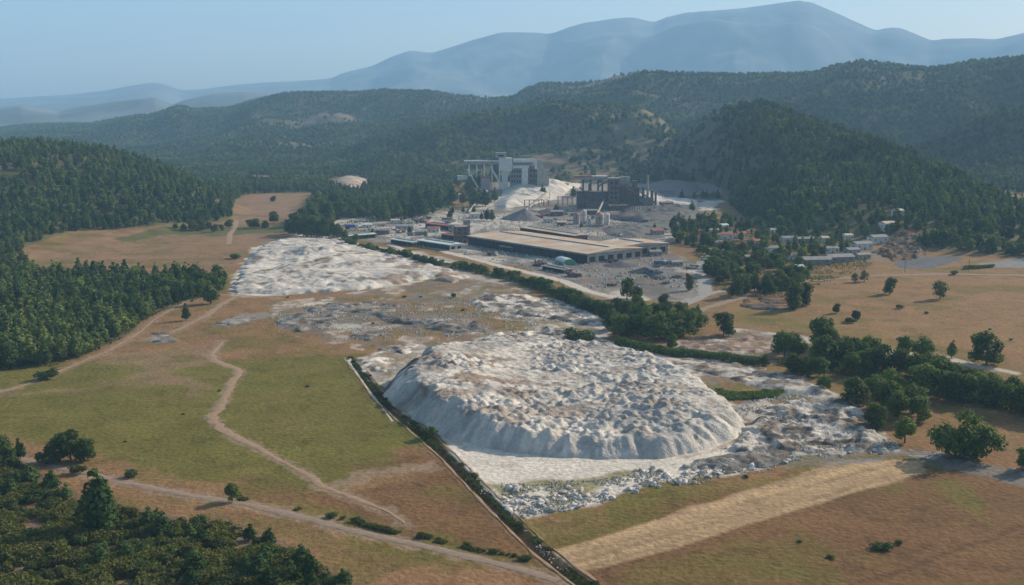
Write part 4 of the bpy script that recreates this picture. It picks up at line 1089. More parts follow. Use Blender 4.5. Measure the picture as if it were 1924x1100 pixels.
# ------------------------------------------------------------------ forests too dense to count
hidden = bpy.data.collections.new('tree_kinds')
def forest_kind(seed, n, size, leaf, kind='pine'):
    return joined_tree('forest_tree', kind, 10.0, seed, n, size, leaf)
KN = [forest_kind(900+i, 420, 0.66, 'needles') for i in range(6)]+[forest_kind(950+i, 420, 0.62, 'leaves', 'broad') for i in range(1)]
KF = [forest_kind(980+i, 130, 1.15, 'needles', 'broad') for i in range(6)]
def forest(name, x, y, h, kinds, label, seed, cat='forest'):
    rg = np.random.default_rng(seed); n = len(x)
    z, _ = terrain(x, y)
    me = bpy.data.meshes.new(name); me.vertices.add(n)
    me.vertices.foreach_set('co', np.stack([x, y, z-0.3], 1).astype(np.float32).ravel())
    def at(nm, tp, v):
        a = me.attributes.new(nm, tp, 'POINT'); a.data.foreach_set('value', v)
    at('rot', 'FLOAT', rg.uniform(0, 6.28, n).astype(np.float32))
    at('scl', 'FLOAT', (h/10*rg.uniform(0.55, 1.35, n)).astype(np.float32))
    at('pick', 'INT', rg.integers(0, len(kinds), n).astype(np.int32))
    o = bpy.data.objects.new(name, me); COL.objects.link(o)
    ng = bpy.data.node_groups.new(name+'_scatter', 'GeometryNodeTree')
    ng.interface.new_socket('Geometry', in_out='INPUT', socket_type='NodeSocketGeometry'); ng.interface.new_socket('Geometry', in_out='OUTPUT', socket_type='NodeSocketGeometry')
    N, L = ng.nodes, ng.links
    gi, go = N.new('NodeGroupInput'), N.new('NodeGroupOutput')
    j = N.new('GeometryNodeGeometryToInstance'); jg = N.new('GeometryNodeJoinGeometry')
    for k in reversed(kinds):
        oi = N.new('GeometryNodeObjectInfo'); oi.inputs['Object'].default_value = k; oi.inputs['As Instance'].default_value = True
        L.new(oi.outputs['Geometry'], jg.inputs[0])
    N.remove(j)
    ip = N.new('GeometryNodeInstanceOnPoints')
    def na(nm, tp):
        a = N.new('GeometryNodeInputNamedAttribute'); a.data_type = tp; a.inputs['Name'].default_value = nm; return a.outputs['Attribute']
    L.new(gi.outputs[0], ip.inputs['Points']); L.new(jg.outputs[0], ip.inputs['Instance'])
    ip.inputs['Pick Instance'].default_value = True
    L.new(na('pick', 'INT'), ip.inputs['Instance Index'])
    cx = N.new('ShaderNodeCombineXYZ'); L.new(na('rot', 'FLOAT'), cx.inputs[2]); L.new(cx.outputs[0], ip.inputs['Rotation'])
    L.new(na('scl', 'FLOAT'), ip.inputs['Scale'])
    L.new(ip.outputs[0], go.inputs[0])
    md = o.modifiers.new('scatter', 'NODES'); md.node_group = ng
    return tag(o, label, cat, kind='stuff')

def grow(r0, r1, sp, seed, az=31):
    rg = np.random.default_rng(seed)
    xs = np.arange(-r1*math.sin(math.radians(az)), r1*math.sin(math.radians(az)), sp); ys = np.arange(r0*0.8, r1, sp)
    X, Y = np.meshgrid(xs, ys); X = X.ravel()+rg.uniform(-.5, .5, X.size)*sp; Y = Y.ravel()+rg.uniform(-.5, .5, Y.size)*sp
    r = np.hypot(X, Y); a = np.abs(np.arctan2(X, Y))
    m = (r >= r0) & (r < r1) & (a < math.radians(az)); X, Y = X[m], Y[m]
    _, rid = terrain(X, Y)
    w = wood_mask(X, Y, rid); X, Y, rid = X[w], Y[w], rid[w]
    b = bare_mask(X, Y); dn = fbm(X, Y, 90, 3, seed+4)
    keep = (rg.random(len(X)) > b*0.8) & (rg.random(len(X)) > 0.10+0.45*sstep(0.55, 0.72, dn)) & (rg.random(len(X)) > 0.42*thin_mask(X, Y))
    for cx, cy in CUT: keep &= np.hypot((X-cx[0])/cx[2], (Y-cx[1])/cy) > 1
    return X[keep], Y[keep], rid[keep]
# the works, houses and kiln ruins are kept clear
CUT = []
for px, py, rw, rd in [(950,335,95,110),(1150,372,110,120),(1652,458,32,22),(1000,365,110,80),(1275,362,75,110),(900,360,50,80)]:
    q = P(px, py); CUT.append(((q[0], q[1], rw), rd))
x, y, rid = grow(560, 1780, 8.0, 61)
wl = inside(x, y, WL); x, y, rid = x[~wl], y[~wl], rid[~wl]
lh = x < P(520, 400)[0]*np.hypot(x, y)/1240
rh = (rid == 5) | ((x > 100) & (np.hypot(x, y) < 1500))
forest('forest', np.concatenate([x[lh & ~rh], WREST[0]]), np.concatenate([y[lh & ~rh], WREST[1]]), 10.5, KN, 'dark pine forest covering the near hill on the left', 71)
forest('forest', x[rh], y[rh], 11.5, KN, 'dark pine forest covering the cone shaped near hill on the right', 72)
mm = ~lh & ~rh
forest('forest', x[mm], y[mm], 10.5, KN, 'pine woods on the valley floor between the two near hills', 73)
vr = np.array(VREST); forest('forest', vr[:, 0], vr[:, 1], 10, KN, 'pines and leafy trees between the rear village houses', 77)
x, y, rid = grow(1780, 2700, 8.8, 62)
forest('forest', x, y, 10, KF, 'pine forest on the spurs behind the works', 74)
x, y, rid = grow(2700, 5700, 11.0, 63)
forest('forest', x, y, 9.5, KF, 'hazy pine forest on the long ridge across the valley', 75)

# ------------------------------------------------------------------ boulders
def rock_mesh(seed):
    rg = np.random.default_rng(seed)
    import bmesh
    bm = bmesh.new(); bmesh.ops.create_icosphere(bm, subdivisions=2, radius=1.0)
    pl_ = [(Vector(rg.normal(size=3)).normalized(), rg.uniform(0.55, 0.85)) for _ in range(9)]
    for v in bm.verts:
        for n, d in pl_:
            k = v.co.dot(n)
            if k > d: v.co -= n*(k-d)
        v.co *= 1+rg.normal()*0.04
        v.co.z *= 0.72
    me = bpy.data.meshes.new('boulder'); bm.to_mesh(me); bm.free(); me.materials.append(M['rock'])
    return me
ROCKS = [rock_mesh(50+i) for i in range(7)]
def put_rock(px, py, s, label, group):
    p = G(px, py); o = bpy.data.objects.new('boulder', R_.choice(ROCKS)); COL.objects.link(o)
    o.location = (p[0], p[1], p[2]+s*0.25); o.rotation_euler = (R_.uniform(-.4, .4), R_.uniform(-.4, .4), R_.uniform(0, 6.28))
    o.scale = (s*R_.uniform(0.8, 1.35), s*R_.uniform(0.8, 1.2), s*R_.uniform(0.7, 1.2))
    tag(o, label, 'boulder', group)
BZ = [([(940,915),(1000,915),(1100,915),(1110,950),(1000,978),(950,970)], 105, (0.7, 1.5), 'pale boulder in the dense field of boulders beside the straight ditch', 'boulders beside the ditch'),
      ([(1100,930),(1250,900),(1420,875),(1500,862),(1440,888),(1300,915),(1130,945)], 65, (0.6, 1.3), 'pale boulder in the thin line along the yellow grass', 'boulders along the grass edge'),
      ([(1180,885),(1240,880),(1330,866),(1440,855),(1530,850),(1480,872),(1360,892),(1240,905)], 80, (0.7, 1.5), 'grey white boulder in the band between heap foot and grass', 'boulders at the heap foot'),
      ([(1530,835),(1640,840),(1680,852),(1560,862)], 25, (0.6, 1.2), 'grey boulder at the front of the rubble mound', 'boulders at the rubble mound front')]
for poly, n, sr, lab, grp in BZ:
    c = 0
    g = np.array(poly, float)
    while c < n:
        px, py = R_.uniform(g[:, 0].min(), g[:, 0].max()), R_.uniform(g[:, 1].min(), g[:, 1].max())
        if not inside(np.array([px]), np.array([py]), poly)[0]: continue
        if fbm(np.array([px]), np.array([py*2]), 26, 2, 5)[0] < 0.36: continue
        put_rock(px, py, R_.uniform(*sr)**1.0*R_.choice([0.4, 0.55, 0.75, 0.95, 1.2]), lab, grp); c += 1
# loose stones: far too many to count
def rubble(name, polys, n, smin, smax, label, seed, m='rock'):
    rg = np.random.default_rng(seed); V = []; Fc = []; base = np.array([(1,0,0),(-1,0,0),(0,1,0),(0,-1,0),(0,0,1),(0,0,-1)], float)
    tri = np.array([(0,2,4),(2,1,4),(1,3,4),(3,0,4),(2,0,5),(1,2,5),(3,1,5),(0,3,5)])
    k = 0
    for poly in polys:
        g = np.array(GP(poly)); c = 0
        m_ = n//len(polys)
        X = rg.uniform(g[:, 0].min(), g[:, 0].max(), m_*3); Y = rg.uniform(g[:, 1].min(), g[:, 1].max(), m_*3)
        ok = inside(X, Y, g.tolist()) & (fbm(X, Y, 8, 2, seed+3) > 0.42); X, Y = X[ok][:m_], Y[ok][:m_]
        Z, _ = terrain(X, Y)
        for a, b, z in zip(X, Y, Z):
            s = rg.uniform(smin, smax); V.append(base*s*rg.uniform(0.7, 1.3, 3)*(1+rg.normal(size=(6, 1))*0.15)+np.array([a, b, z+s*0.2])); Fc.append(tri+k); k += 6
    o = mesh_np(name, np.concatenate(V), [np.concatenate(Fc)], M[m]); tag(o, label, 'rubble', kind='stuff')
rubble('rubble', [[(940,905),(1110,905),(1240,885),(1240,905),(1110,955),(950,978)], [(1100,930),(1250,895),(1440,850),(1540,845),(1500,866),(1300,912)]], 2600, 0.15, 0.5, 'loose white stones and broken rock between heap and grass', 90)
rubble('rubble', [[(870,900),(905,930),(1000,1030),(1060,1078),(1070,1072),(960,960),(915,905)]], 500, 0.12, 0.4, 'loose stones strewn along the straight ditch', 91)

# ------------------------------------------------------------------ buildings and plant
def frame_xy(p0, p1):
    d = np.array(p1[:2])-np.array(p0[:2]); L = math.hypot(*d)
    return L, math.atan2(d[1], d[0])

def house(px, py, L, Wd, Hh, rz, wall, roof, label, name='house', cat='house', pitch=0.35, group=None, windows=3, door=True, over=0.4):
    p = G(px, py)
    t = empty(name, (p[0], p[1], p[2]-0.1), rz, label, cat, group)
    MB().box((0, 0, Hh/2-1.5), (L, Wd, Hh+3)).build('wall', M[wall], t)
    rh = Wd/2*pitch
    pr = [(-Wd/2-over, Hh-0.15), (Wd/2+over, Hh-0.15), (Wd/2+over, Hh+0.05), (0, Hh+rh+0.15), (-Wd/2-over, Hh+0.05)]
    b = MB(); b.prism(pr, -L/2-over, L/2+over)
    b.v = [(y_, x_, z_) for x_, y_, z_ in b.v]; b.f = [tuple(reversed(f)) for f in b.f]
    b.build('roof', M[roof], t)
    for s in (-1, 1):
        for i in range(windows):
            xx = -L/2+L*(i+0.5)/windows
            if door and s == -1 and i == windows//2:
                d = MB().box((xx, s*(Wd/2+0.02), 1.05), (1.1, 0.12, 2.1)).build('door', M['rust'], t); continue
            w = MB().box((xx, s*(Wd/2+0.015), Hh*0.55), (1.3, 0.10, 1.2)).build('window', M['glass'], t)
            MB().box((xx, s*(Wd/2+0.06), Hh*0.55-0.68), (1.6, 0.2, 0.12)).build('sill', M['white_wall'], w)
    w = MB().box((-L/2-0.015, 0, Hh*0.55), (0.1, 1.3, 1.2)).build('window', M['glass'], t)
    return t

def shed(corner_a, corner_b, width, Hh, label, wall='dull_wall', roof='roof_pale', bays=10, pitch=0.07, front_open=True, name='factory_shed', z0=None, over=1.0, dark='opening'):
    """long side runs from photo point a to b at roof height; the shed extends behind it by width."""
    a = P(*corner_a, Hh); b = P(*corner_b, Hh)
    L, rz = frame_xy(a, b)
    n = np.array([-math.sin(rz), math.cos(rz)])
    c = (a[:2]+b[:2])/2 + n*width/2
    t = empty(name, (c[0], c[1], -0.2), rz, label, 'factory shed')
    Hh += 0.2
    w = MB().box((0, 0, Hh/2), (L, width, Hh)).build('wall', M[wall], t)
    rh = width/2*pitch
    bm_ = MB(); pr = [(-width/2-over, Hh+0.02), (width/2+over, Hh+0.02), (width/2+over, Hh+0.42), (0, Hh+rh+0.5), (-width/2-over, Hh+0.42)]
    bm_.prism(pr, -L/2-over, L/2+over); bm_.v = [(y_, x_, z_) for x_, y_, z_ in bm_.v]; bm_.f = [tuple(reversed(f)) for f in bm_.f]
    r_ = bm_.build('roof', M[roof], t)
    rb = MB()
    for i in range(int(L/6)):
        xx = -L/2+3+i*6; 
        for s in (-1, 1):
            y1 = s*(width/2+over); 
            rb.tube((xx, y1, Hh+0.45), (xx, 0, Hh+rh+0.55), 0.09, 0.09, 4)
    rb.build('seams', M[roof], r_)
    MB().box((0, 0, Hh+rh+0.75), (L*0.9, 1.6, 0.7)).build('ridge_vent', M['roof_grey'], r_)
    bw = L/bays
    for s in ((-1, 1) if front_open else (1,)):
        for i in range(bays):
            xx = -L/2+bw*(i+0.5)
            MB().box((xx, s*(width/2+0.03), Hh*0.46), (bw*0.93, 0.14, Hh*0.82)).build('opening', M[dark], t)
        for i in range(bays+1):
            xx = -L/2+bw*i
            MB().box((xx, s*(width/2+0.25), Hh/2), (0.3, 0.3, Hh-0.02)).build('pillar', M['rust'], t)
    nb = max(2, int(width/9))
    for i in range(nb):
        yy = -width/2+width/nb*(i+0.5)
        MB().box((L/2+0.03, yy, Hh*0.45), (0.14, width/nb*0.6, Hh*0.5)).build('window', M['glass'], t)
    return t

shed((880,444), (1104,478), 60, 8.0, 'longest factory shed with a broad pale roof and dark open front', bays=16)
shed((1118,457), (1166,465), 50, 8.6, 'square factory shed with pale stained roof joined to the longest shed', bays=5, front_open=False)
shed((978,428), (1080,444), 14, 8.0, 'narrow factory shed with pale roof and dark teal front behind the longest shed', bays=9, wall='dark_steel')
shed((940,463), (962,466), 8, 4.0, 'small lean-to shed with grey roof in front of the longest shed', bays=2, roof='roof_grey')
shed((785,452), (845,461), 14, 4.5, 'low white roofed shed left of the longest shed', roof='sheet_white', bays=6, wall='white_wall')
shed((735,450), (775,456), 8, 3.5, 'small flat white shed beside the canal trees', roof='sheet_white', bays=4)
shed((655,444), (705,440), 9, 3.5, 'long low white shed at the far end of the yard', roof='sheet_white', bays=4, wall='white_wall')
shed((800,420), (860,427), 12, 4.5, 'old shed with orange brown roof beside the brick tower', roof='roof_red', bays=4)
shed((830,440), (868,446), 9, 4.0, 'shed with peach coloured roof in front of the old orange roofed shed', roof='orange', bays=3)
shed((1020,500), (1060,508), 7, 3.0, 'low grey open shelter beside the green arched tent', roof='roof_grey', bays=3)

def tower(px, py, w, d, h, rz, m, label, name='tower', cat='tower', openings=3, cap=None):
    p = G(px, py); t = empty(name, (p[0], p[1], p[2]-0.3), rz, label, cat)
    MB().box((0, 0, h/2), (w, d, h)).build('wall', M[m], t)
    MB().box((0, 0, h+0.25), (w+0.8, d+0.8, 0.5)).build('roof', M[cap or 'roof_grey'], t)
    for i in range(openings):
        z = h*(i+0.6)/(openings+0.2)
        for s in (-0.25, 0.25):
            MB().box((s*w, -d/2-0.02, z), (w*0.2, 0.12, h/openings*0.38)).build('window', M['opening'], t)
        MB().box((-w/2-0.02, 0, z), (0.12, d*0.3, h/openings*0.38)).build('window', M['opening'], t)
    return t
tower(866, 456, 11, 10, 15, 0.3, 'rust', 'dark brown brick tower at the left end of the longest shed', openings=4)
tower(850, 444, 7, 7, 11, 0.1, 'dull_wall', 'paler short tower beside the dark brick tower', openings=3)
tower(877, 452, 5, 6, 19, 0.3, 'dull_wall', 'slim concrete stair tower behind the dark brick tower', openings=5)

def silo(px, py, r, h, label, m='white_wall', top='orange'):
    p = G(px, py); t = empty('silo', (p[0], p[1], p[2]-0.1), 0, label, 'silo')
    MB().tube((0, 0, 0), (0, 0, h), r, r, 20).build('body', M[m], t)
    MB().tube((0, 0, h), (0, 0, h+r*0.5), r*1.04, r*0.25, 20).build('cap', M[top], t)
    MB().tube((0, 0, h*0.66), (0, 0, h*0.68), r*1.05, r*1.05, 20).build('band', M['rust'], t)
    lb = MB()
    for k in range(int(h/0.8)): lb.box((0, -r-0.3, 0.5+k*0.8), (0.7, 0.08, 0.08))
    lb.box((-0.35, -r-0.3, h/2), (0.08, 0.08, h)); lb.box((0.35, -r-0.3, h/2), (0.08, 0.08, h))
    lb.build('ladder', M['dark_steel'], t)
silo(1083, 421, 3.6, 11, 'grey silo with orange top, left of the pale pair', 'dull_wall', 'orange')
silo(1096, 419, 3.4, 13, 'white silo with pale top in the middle of the row', 'white_wall', 'roof_pale')
silo(1106, 424, 2.6, 8, 'short white silo in front of the middle one', 'white_wall', 'roof_pale')
silo(1126, 424, 4.2, 12, 'grey wide silo with orange rim, right of the row', 'dull_wall', 'orange')
silo(1140, 422, 3.0, 11, 'white slim silo at the right end of the row', 'white_wall', 'sheet_white')

def arch_tent(px, py, L, w, h, rz, label):
    p = G(px, py); t = empty('arched_tent', (p[0], p[1], p[2]-0.05), rz, label, 'tent')
    n = 12; pr = [(-w/2, 0)]+[(-w/2*math.cos(PI*i/n), h*0.35+h*0.65*math.sin(PI*i/n)) for i in range(n+1)]+[(w/2, 0)]
    MB().prism(pr, -L/2, L/2).build('cover', M['sheet_white'], t)
    e = [(a*0.97, b*0.985) for a, b in pr]
    MB().prism(e, L/2+0.003, L/2+0.25).build('end_wall', M['green_sheet'], t)
    MB().prism(e, -L/2-0.25, -L/2-0.003).build('end_wall', M['green_sheet'], t)
    d = MB()
    for s in (-1, 1): d.box((s*(w/2+0.05), 0, 1.0), (0.15, L*0.9, 1.8))
    d.build('side_skirt', M['green_sheet'], t)
arch_tent(1062, 495, 19, 10, 4.6, -PI/2-0.62+PI/2+0.95, 'arched tent hall with pale top and green end wall')

def container(px, py, rz, m, label, L=12, w=5, h=5, name='container'):
    p = G(px, py); t = empty(name, (p[0], p[1], p[2]), rz, label, 'container')
    MB().box((0, 0, h/2+0.1), (L, w, h)).build('body', M[m], t)
    rb = MB()
    for i in range(int(L/0.8)):
        for s in (-1, 1): rb.box((-L/2+0.5+i*0.8, s*(w/2+0.04), h/2+0.1), (0.25, 0.10, h*0.92))
    rb.build('ribs', M[m], t)
    MB().box((L/2+0.05, 0, h/2+0.1), (0.12, w*0.9, h*0.9)).build('door', M[m], t)
    MB().box((0, 0, h+0.16), (L+0.1, w+0.1, 0.12)).build('roof', M['rust'], t)
container(1206, 474, 0.3, 'orange', 'bright orange red container standing at the end of the square shed', 9, 6, 7.5)
container(1009, 413, 0.1, 'red', 'red container on the yard behind the narrow shed', 13, 5, 5)
container(1050, 490, -0.3, 'orange', 'small rusty orange container beside the longest shed', 5, 2.5, 2.6)
container(1140, 482, 0.1, 'yellow', 'small yellow container in front of the square shed', 6, 2.5, 2.6)
container(1122, 483, 0.2, 'red', 'small red container beside the yellow one', 3.5, 2.5, 2.6)

def truck(px, py, rz, m, label, s=1.0):
    p = G(px, py); t = empty('truck', (p[0], p[1], p[2]), rz, label, 'truck'); t.scale = (s, s, s)
    b = MB(); b.box((-1, 0, 1.9), (6.4, 2.5, 1.8)); b.build('cargo_bed', M[m], t)
    MB().box((3.4, 0, 1.8), (2.0, 2.4, 2.3), taper=0.88).build('cab', M['white_wall'], t)
    MB().box((4.38, 0, 2.2), (0.10, 1.9, 0.8)).build('windscreen', M['glass'], t)
    MB().box((0, 0, 0.85), (8.6, 1.0, 0.3)).build('chassis', M['dark_steel'], t)
    for xx in (-3.2, -1.9, 3.2):
        for sy_ in (-1, 1): MB().tube((xx, sy_*1.25, 0.5), (xx, sy_*0.9, 0.5), 0.5, 0.5, 12).build('wheel', M['rubber'], t)
truck(660, 430, 0.4, 'blue', 'blue truck on the pale yard left of the dark pines', 1.5)
truck(1235, 412, 0.7, 'white_wall', 'white dump truck on the dark slag terrace', 1.5)
truck(800, 462, -0.2, 'sheet_white', 'pale truck parked beside the low white shed', 1.0)
truck(925, 480, -0.3, 'rust', 'brown truck in front of the longest shed', 1.0)
truck(1240, 498, 0.2, 'blue', 'dark blue truck by the black stockpile', 1.1)

# stockpiles: cones
def pile(px, py, r, h, col, label, seed, sx_=1.0):
    p = G(px, py); rg = np.random.default_rng(seed); n = 40; k = 14; V = [(0, 0, h)]; Q3 = []; Q4 = []
    for j in range(1, k+1):
        for i in range(n):
            a = 2*PI*i/n; rr = r*j/k*(1+0.22*(float(fbm(np.array([math.cos(a)*2+seed]), np.array([math.sin(a)*2]), 1.0, 3, seed)[0])-0.5)*2)
            z = h*(1-j/k)**1.05+rg.normal()*0.12*h/6
            V.append((rr*math.cos(a)*sx_, rr*math.sin(a), z if j < k else -0.4))
    for i in range(n): Q3.append((0, 1+i, 1+(i+1) % n))
    for j in range(k-1):
        for i in range(n):
            a = 1+j*n+i; b = 1+j*n+(i+1) % n; Q4.append((a, a+n, b+n, b))
    o = mesh_np('stockpile', V, [np.array(Q3), np.array(Q4)], M['spoil'], True); o.location = p
    tint(o, np.array([col*(0.9+0.2*rg.random()) for _ in V])); tag(o, label, 'stockpile')
pile(985, 412, 26, 12, np.array((0.19, 0.18, 0.165)), 'large smooth grey conical stockpile behind the longest shed', 1, 1.0)
pile(1212, 512, 11, 4, np.array((0.07, 0.075, 0.085)), 'black stockpile in front of the orange red container', 2, 1.4)
pile(1165, 500, 12, 3.5, np.array((0.11, 0.11, 0.115)), 'dark grey stockpile left of the black one', 3, 1.3)
pile(1228, 520, 7, 2.6, np.array((0.06, 0.065, 0.08)), 'smaller black stockpile in front of the larger black one', 4, 1.3)
pile(1265, 455, 10, 4, np.array((0.14, 0.12, 0.10)), 'low brown stockpile right of the orange red container', 5, 1.3)
pile(1030, 400, 14, 5, np.array((0.12, 0.11, 0.11)), 'dark stockpile behind the red container', 6, 1.4)
pile(1180, 428, 18, 4, np.array((0.13, 0.13, 0.125)), 'flat dark grey stockpile right of the silos', 7, 1.5)
pile(1262, 405, 20, 6, np.array((0.10, 0.095, 0.09)), 'brown black stockpile on the slag terrace by the chimneys', 8, 1.3)

# slag terraces right of the chimneys: long grey banks
heap('slag_terrace', [(1205,352),(1240,344),(1312,348),(1318,358),(1300,368),(1240,366)], 6, 0.35, 2.0, 2.0, 9, 1.3, 9, 'long grey slag terrace below the wooded cone hill', 'slag terrace', (GREY*0.85, DGREY*1.6), 0.5, 1500)
heap('slag_terrace', [(1170,395),(1260,388),(1320,392),(1290,408),(1215,420),(1150,414)], 5, 0.4, 1.8, 1.5, 8, 1.5, 8, 'dark grey slag terrace in front of the chimneys', 'slag terrace', (DGREY*1.3, DGREY*0.9), 0.5, 1510)
heap('slag_terrace', [(1130,430),(1210,420),(1290,404),(1320,402),(1270,428),(1200,446),(1140,442)], 3, 0.3, 1.8, 1.0, 8, 1.4, 7, 'lower brown grey slag terrace behind the square shed', 'slag terrace', (GREY*0.75, DGREY*1.2), 0.6, 1520)
heap('limestone_bank', [(925,388),(945,366),(1000,360),(1060,350),(1092,346),(1088,356),(1058,370),(1000,386),(950,392)], 8, 0.38, 1.9, 2.6, 8, 1.6, 9, 'bright white bank below the kiln ruins', 'spoil bank', (WHITE*1.05, WHITE*0.75), 0.5, 1530)
heap('limestone_bank', [(1185,366),(1225,361),(1262,377),(1312,379),(1308,389),(1240,388),(1195,382)], 5, 0.35, 1.9, 1.5, 8, 1.4, 8, 'white bank right of the chimneys', 'spoil bank', (WHITE*1.1, WHITE*0.9), 0.4, 1540)
heap('limestone_bank', [(610,345),(640,335),(690,338),(694,350),(660,362),(625,356)], 8, 0.35, 2.2, 0, 9, 0.6, 12, 'small white quarry bank in the distant woods', 'spoil bank', (WHITE*1.0, np.array((0.3, 0.22, 0.16))), 0.8, 1550)

# kiln ruins on the slope (distance about 1500-1600 m)
def at_r(px, py, r):
    q = PR(px, py, r); return q
def kiln():
    r = 1560.0; mpp = r/F
    def X(px): return (px-W0/2)*mpp*1.02
    def Z(py): return PR(960, py, r)[2]
    base = (X(950), r, 0)
    t = empty('kiln_works', base, 0, 'ruined kiln works of pale concrete towers and bridges above the white bank', 'kiln works')
    gz = TZ(base[0], r)
    def bx(name, x0, x1, y0, y1, m, dep=9, off=0, par=None, solid=False):
        z1, z0 = Z(y0), Z(y1)
        if solid: z0 = min(z0, gz)-3
        b = MB().box(((X(x0)+X(x1))/2-base[0], off, (z0+z1)/2), (X(x1)-X(x0), dep, z1-z0)).build(name, M[m], par or t)
        return b
    bx('gallery', 876, 958, 304, 309, 'dull_wall', 8)
    bx('gallery_roof', 874, 958, 301.5, 304, 'white_wall', 9.2)
    for q in (882, 896, 910, 924, 938): bx('support', q, q+2.4, 309, 345, 'white_wall', 5, 0, None, True)
    bx('bunker', 938, 962, 297, 322, 'white_wall', 14, 2)
    hb = bx('head_house', 932, 951, 287, 297, 'dull_wall', 12, 2); bx('window', 937, 947, 291, 294, 'opening', 0.3, -6.1, hb)
    bx('leg_wall', 943, 954, 322, 350, 'white_wall', 9, 2, None, True)
    bx('kiln_block', 958, 981, 316, 352, 'grey_wall', 14, 3, None, True)
    bx('upper_gallery', 964, 1012, 299, 305, 'white_wall', 9, 1); bx('gallery_wall', 964, 1000, 305, 311, 'grey_wall', 8, 1)
    bx('cross_beam', 964, 993, 311, 316, 'white_wall', 15, 1)
    bx('leg_wall', 980, 991, 316, 352, 'white_wall', 13, 0, None, True)
    bx('kiln_block', 992, 1020, 312, 350, 'rust', 14, 4, None, True)
    bx('leg_wall', 1003, 1011, 299, 318, 'white_wall', 10, 1)
    for x0, x1, yy in ((960,979,320),(960,979,329),(960,979,338),(994,1018,318),(994,1018,328),(994,1018,338)):
        for k in range(4):
            xa = x0+(x1-x0)*(k+0.2)/4; bx('window', xa, xa+(x1-x0)*0.14, yy, yy+5, 'opening', 0.3, -4.1 if x0 < 990 else -3.1)
    b = MB(); n0 = [(X(1008)-base[0], Z(300)), (X(1014)-base[0], Z(300)), (X(1030)-base[0], Z(338)), (X(1030)-base[0], gz-4), (X(1008)-base[0], gz-4)]
    b.prism(n0, -5, 5); b.build('buttress', M['dull_wall'], t)
    bx('terrace_wall', 862, 880, 330, 338, 'white_wall', 8, -4); bx('hut', 905, 922, 334, 348, 'dull_wall', 9, -6, None, True); bx('hut_roof', 904, 923, 331, 334, 'roof_red', 10, -6)
    for a, b_ in ((880, 900), (925, 945)):
        bb = MB(); bb.tube((X(a)-base[0], -5, Z(318)), (X(b_)-base[0], -12, Z(352)), 1.3, 1.3, 6); bb.build('chute', M['white_wall'], t)
kiln()

def smelter():
    r = 1340.0; mpp = r/F
    def X(px): return (px-W0/2)*mpp*1.02
    def Z(py): return PR(1150, py, r)[2]
    base = (X(1150), r, 0)
    t = empty('smelter_plant', base, 0, 'dark rusty smelting plant with a square tower above black halls', 'smelter')
    def bx(name, x0, x1, y0, m, dep=12, off=0, z0=0, par=None, y1=None):
        z1 = Z(y0); zb = z0 if y1 is None else Z(y1)
        return MB().box(((X(x0)+X(x1))/2-base[0], off, (zb+z1)/2-(0.5 if y1 is None else 0)), (X(x1)-X(x0), dep, z1-zb+(1 if y1 is None else 0))).build(name, M[m], par or t)
    tw = bx('tower', 1138, 1158, 337, 'rust', 14, -3)
    bx('tower_roof', 1137, 1159, 334.5, 'roof_grey', 15, -3, 0, None, 337)
    for k in range(4): bx('window', 1142, 1146, 342+k*9, 'opening', 0.4, -10.1, 0, tw, 346+k*9); bx('window', 1150, 1154, 342+k*9, 'opening', 0.4, -10.1, 0, tw, 346+k*9)
    bx('hall', 1082, 1137, 362, 'dark_steel', 18, 4); bx('hall_roof', 1081, 1137, 360.5, 'rust', 19.5, 4, 0, None, 362)
    bx('gallery', 1078, 1137, 334, 'dull_wall', 8, 10, 0, None, 339); bx('gallery_roof', 1076, 1110, 332, 'roof_red', 9, 10, 0, None, 334); bx('gallery_roof', 1110, 1137, 332, 'white_wall', 9, 10, 0, None, 334)
    for q in (1092, 1106, 1120): bx('column', q, q+3, 339, 'dark_steel', 4, 10)
    bx('hall', 1159, 1196, 352, 'dark_steel', 16, 4); bx('hall', 1196, 1222, 372, 'grey_wall', 14, 2)
    bx('upper_hall', 1160, 1180, 334, 'dull_wall', 8, 10); bx('silo_block', 1184, 1193, 341, 'dark_steel', 9, 6)
    bx('low_hall', 1098, 1140, 378, 'rust', 10, -12); bx('low_hall', 1160, 1200, 380, 'dark_steel', 10, -10)
    for a, b_, c, d_ in ((1085, 352, 1110, 372), (1160, 345, 1200, 372), (1120, 350, 1138, 338), (1196, 360, 1225, 382)):
        MB().tube((X(a)-base[0], -9, Z(b_)), (X(c)-base[0], -11, Z(d_)), 1.0, 1.0, 6).build('conveyor', M['rust'], t)
    for q in (1104, 1128, 1172, 1188):
        MB().tube((X(q)-base[0], 0, Z(370)), (X(q)-base[0], 0, Z(346)), 1.3, 1.1, 10).build('vent_stack', M['rust'], t)
    for i, (q, top, rr) in enumerate(((1211, 331, 1.3), (1203, 352, 1.7), (1219, 358, 1.6), (1226, 362, 1.3))):
        c = empty('chimney', (X(q), r-2, 0), 0, ['tallest thin chimney of the smelter', 'short thick chimney left of the tallest one', 'short chimney right of the tallest one', 'shortest chimney at the right end of the smelter'][i], 'chimney')
        h = Z(top); MB().tube((0, 0, -0.5), (0, 0, h), rr*1.25, rr, 12).build('shaft', M['dull_wall' if i == 0 else 'rust'], c)
        MB().tube((0, 0, h), (0, 0, h+0.8), rr*1.2, rr*1.2, 12).build('rim', M['roof_grey'], c)
smelter()

